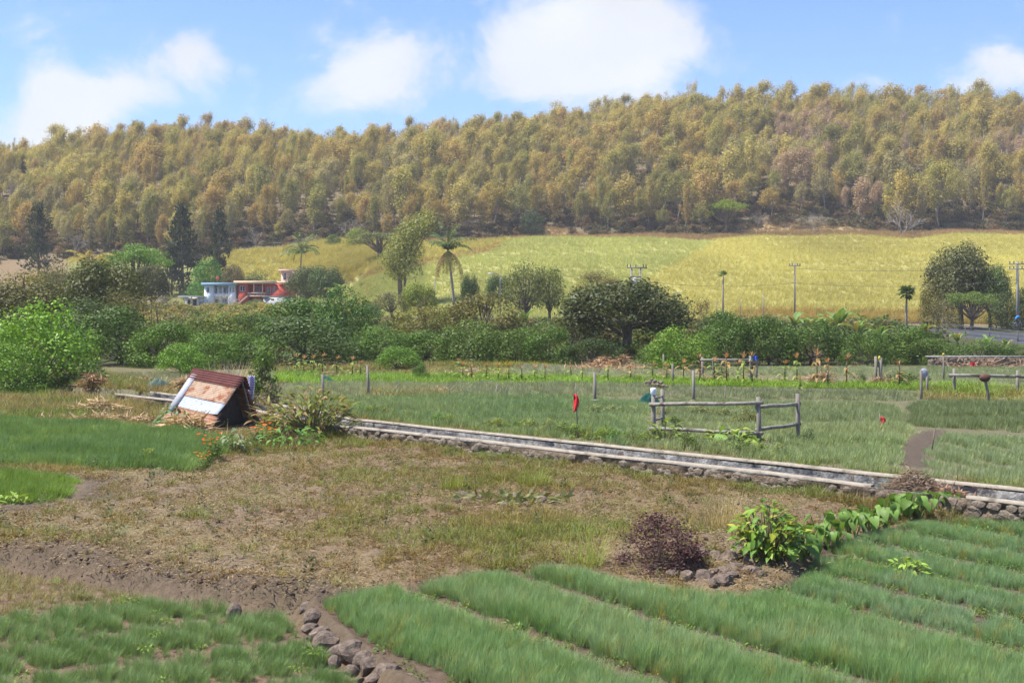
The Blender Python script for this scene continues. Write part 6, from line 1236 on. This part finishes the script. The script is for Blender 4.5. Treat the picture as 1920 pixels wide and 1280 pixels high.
# dead shrub and vine covered stump behind the hut
p = at(438, 745, 52); o = thing('dead_shrub', 'dry grey brown shrub behind the hut roof', 'shrub', (p[0], p[1], -.05), None, (2.1, 2.1, 1.9)); ob('branches', BARE[2], o, color=(.36, .30, .25)); V, Q, lv = blades(420, .9, .02, .4, .1, 3, 91, .45, .7); ob('foliage', mk('dry_leaves', V, Q, M_LEAF, False, {'lv': lv}), o, color=(0.405, 0.338, 0.23))
kind('vine', 'column', (95,), 26, 1500, .075, base_r=.05, fork=.2, top=.8)
p = at(492, 752, 51.5); plant('vine', 0, 'vine_stump', 'green vine covered stump right of the tin hut', 'tree', (p[0], p[1], -.1), 1.7, 2.5, (0.135, 0.216, 0.0473)); p = at(515, 752, 51); plant('scrub', 0, 'dry_scrub', 'tangled dry scrub right of the vine stump', 'scrub', (p[0], p[1], -.1), 1.7, 1.2, (0.351, 0.297, 0.216))
# corn
cl_ = []
for s in range(3):
    g = np.random.default_rng(400 + s); mb = MB()
    for k in range(9):
        a = k * 2.7 + g.uniform(0, .6); z0 = .15 + .08 * k; L = .5 * g.uniform(.7, 1.1); t = np.linspace(0, 1, 5); X = t * L * .75; Z = z0 + L * (.9 * t - 1.1 * t * t); w = .045 * np.array([.5, 1, .9, .6, .05])
        mb.grid(np.stack([np.stack([X * math.cos(a) - s_ * w * math.sin(a), X * math.sin(a) + s_ * w * math.cos(a), Z], 1) for s_ in (-1, 1)]))
    cl_.append(mb.mesh('corn_leaves', M_LEAF, False, {'lv': g.uniform(.2, .9, mb.n)}))
c_st = MB().tube([(0, 0, -.05), (.01, 0, .5), (0, 0, 1.0)], [.02, .016, .008], 5).mesh('corn_stalk', M_LEAF); V, Q, lv = blades(14, .26, .03, .6, .1, 2, 99, .02, .6); c_ta = mk('corn_tassel', V + np.array([0, 0, .95]), Q, M_LEAF, False, {'lv': lv})
corn = [(556, 702, 31, 0), (570, 703, 29, 0), (588, 704, 30, 0), (605, 702, 31, 0), (632, 703, 28, 0), (661, 704, 28, 0), (676, 706, 24, 0), (868, 712, 26, 0), (884, 713, 24, 1), (912, 714, 26, 0), (934, 716, 28, 0), (954, 716, 28, 0), (978, 716, 24, 0), (1003, 715, 24, 0), (1022, 715, 24, 0), (1070, 708, 18, 0), (1092, 716, 24, 0), (1140, 716, 30, 0), (1182, 714, 24, 1), (1224, 706, 20, 0), (1250, 714, 26, 1), (1282, 714, 32, 1), (1312, 718, 44, 1), (1340, 718, 38, 0), (1362, 720, 46, 1), (1384, 718, 34, 0), (1394, 722, 48, 0), (1410, 722, 50, 1), (1472, 718, 34, 0), (1494, 720, 46, 0), (1532, 722, 52, 1), (1552, 722, 40, 1), (1588, 722, 46, 1), (1686, 726, 40, 1), (860, 690, 14, 0), (1500, 735, 24, 0)]
for i, (u0, vb, h, dry) in enumerate(sorted(corn)):
    p = G(u0, vb); hh = h * p[1] / F * 1.12; o = thing('corn_plant', '%s corn plant from the left, %s' % (ORD[i], 'dried brown' if dry else 'green with a tan tassel'), 'corn', p, (0, 0, R.uniform(0, 6)), (1.9, 1.9, hh), 'corn plants behind the green strip'); c = (.36, .25, .12) if dry else (0.23, 0.297, 0.0743)
    ob('stalk', c_st, o, color=c); ob('leaves', cl_[i % 3], o, color=c); ob('tassel', c_ta, o, color=(.42, .24, .13))
# straw heaps
def straw(u0, vb, z, w, h, n, col, lab, seed, L=.35, dep=.6, name='straw_heap', mound=None):
    p = G(u0, vb, z); m = p[1] / F; g = np.random.default_rng(seed); a = g.uniform(0, 6.28, n); r = np.sqrt(g.uniform(0, 1, n)); x_, y_ = r * np.cos(a) * w * m * .5, r * np.sin(a) * w * m * .5 * dep
    z_ = h * m * (1 - r ** 2) * g.uniform(.5, 1.05, n) * (1 + .4 * np.sin(x_ * 3 + seed)); P = np.stack([x_, y_, z_ + .02], 1); D = np.stack([g.normal(0, 1, n), g.normal(0, 1, n), g.normal(0, .3, n)], 1); V, Q = leaf_quads(P, D, np.array([0, 0, 1.]) + g.normal(0, .5, (n, 3)), L * g.uniform(.4, 1.3, n), .07 * L * g.uniform(.5, 1.8, n) + .008)
    o = thing(name, lab, 'straw heap', p)
    if mound:
        aa = np.linspace(0, 6.2832, 33); mb = MB().grid(np.array([np.stack([rr * np.cos(aa) * w * m * .47, rr * np.sin(aa) * w * m * .47 * dep, h * m * .8 * (1 - rr ** 2) * (1 + .25 * np.sin(aa * 5 + rr * 7)) - .02], 1) for rr in np.linspace(.02, 1, 9)])); mb.obj('mound', M_OBJ, o, True, mound)
    ob('straw', mk('straw', V, Q, M_STRAW, False, {'lv': np.repeat(g.uniform(0, 1, n), 4)}), o, color=col)
straw(345, 812, -.38, 100, 26, 700, (.52, .38, .20), 'heap of tan dead leaves before the tin hut', 1, .6); straw(190, 789, -.4, 260, 8, 1500, (.50, .36, .22), 'long low line of straw behind the left chives', 2, .45, .25); straw(400, 826, -.4, 130, 7, 500, (.46, .34, .20), 'thin straw line below the tin hut', 3, .4, .3); straw(180, 728, -.1, 60, 30, 700, (.36, .23, .13), 'brown haystack like clump left of the net heap', 4, .5)
straw(150, 716, 0, 110, 22, 700, (.38, .29, .19), 'dry brushwood bank left of the brown clump', 5, .6); straw(340, 732, 0, 40, 26, 400, (.42, .28, .15), 'upright brown straw bundle right of the net heap', 6, .5); straw(270, 720, 0, 90, 8, 500, (.42, .33, .21), 'pale straw line behind the net heap', 7, .5, .4); straw(190, 768, -.2, 110, 14, 500, (.48, .36, .2), 'straw strewn between weeds left of the hut', 8, .5, .4)
straw(1728, 938, -.35, 165, 44, 3200, (0.23, 0.165, 0.115), 'brown heap of dead weeds over the broken channel', 9, .2, .8, mound=(.15, .11, .08)); straw(1795, 950, -.4, 110, 40, 700, (0.324, 0.209, 0.135), 'brown earth and weed bank right of the dead weed heap', 10, .3, .5); straw(1150, 694, 0, 200, 6, 900, (.46, .30, .18), 'long low straw line at the far field edge', 11, .6, .3); straw(1128, 690, 0, 60, 22, 500, (.42, .26, .16), 'rounded straw heap under the mango tree', 12, .6); straw(1165, 688, 0, 40, 20, 300, (.40, .25, .15), 'smaller straw heap right of the rounded one', 13, .6)
straw(880, 704, 0, 130, 10, 600, (.40, .30, .21), 'pale dry weed bank among the left corn', 14, .5, .4); straw(640, 690, 0, 110, 8, 400, (0.405, 0.27, 0.176), 'brown weed strip below the round dark tree', 15, .5, .4); straw(1340, 716, 0, 60, 9, 300, (.42, .27, .18), 'straw bits by the far rail posts', 16, .4); straw(1450, 718, 0, 120, 6, 500, (.46, .33, .22), 'straw line between the dried corn', 17, .4, .3); straw(1535, 716, 0, 50, 22, 400, (0.405, 0.27, 0.176), 'dark straw stook among the dried corn', 18, .5)
straw(825, 738, 0, 60, 12, 300, (.40, .32, .20), 'pale weed pile beside the far stakes', 19, .4); straw(1850, 692, 0, 200, 12, 900, (.34, .23, .16), 'dry brush along the foot of the stone wall', 20, .6, .4); straw(1655, 722, 0, 60, 12, 300, (.36, .25, .17), 'straw at the foot of the grey trunks', 21, .5); straw(620, 708, 0, 60, 12, 300, (.38, .28, .18), 'straw beside the tarpaulin and corn', 22, .4)

# weeds along both sides of the channel
tt_ = np.concatenate([rng.uniform(-3, 27, 900), rng.uniform(17.5, 22.5, 120)]); off_ = np.where(rng.uniform(0, 1, len(tt_)) < .75, -rng.uniform(.1, .75, len(tt_)), CW + rng.uniform(.12, .4, len(tt_)))
p = np.array([cpt(a, b, 0)[:2] for a, b in zip(tt_, off_)]); s_ = rng.uniform(.4, 1.2, len(p))
scatter('channel_weeds', 'grass', lift(p), np.stack([s_ * 1.3, s_ * 1.3, s_], 1), vtint((.24, .20, .085), p, 1.2, 2.0, 401, (.19, .24, .065)), 'dry and green weeds along the foot of the channel walls', 'weeds', .25, .1, 402)

# ------------------------------------------------------------------ hazy air over the valley
lo = min(float(min(v.co.z for v in bpy.data.objects['ground'].data.vertices)), -1.0)
mb = MB(); mb.box((-1650, -30, lo - 1), (1650, 930, 115)); hz = mb.obj('haze'); tag(hz, 'thin pale haze in the air before the wooded hill', 'haze', kind='stuff')
m, nt = new_mat('haze'); o = nt.new('ShaderNodeOutputMaterial'); pv = nt.new('ShaderNodeVolumePrincipled'); pv.inputs['Color'].default_value = (.95, .96, 1, 1); pv.inputs['Density'].default_value = .00022
nt.l.new(pv.outputs[0], o.inputs['Volume']); hz.data.materials.append(m)
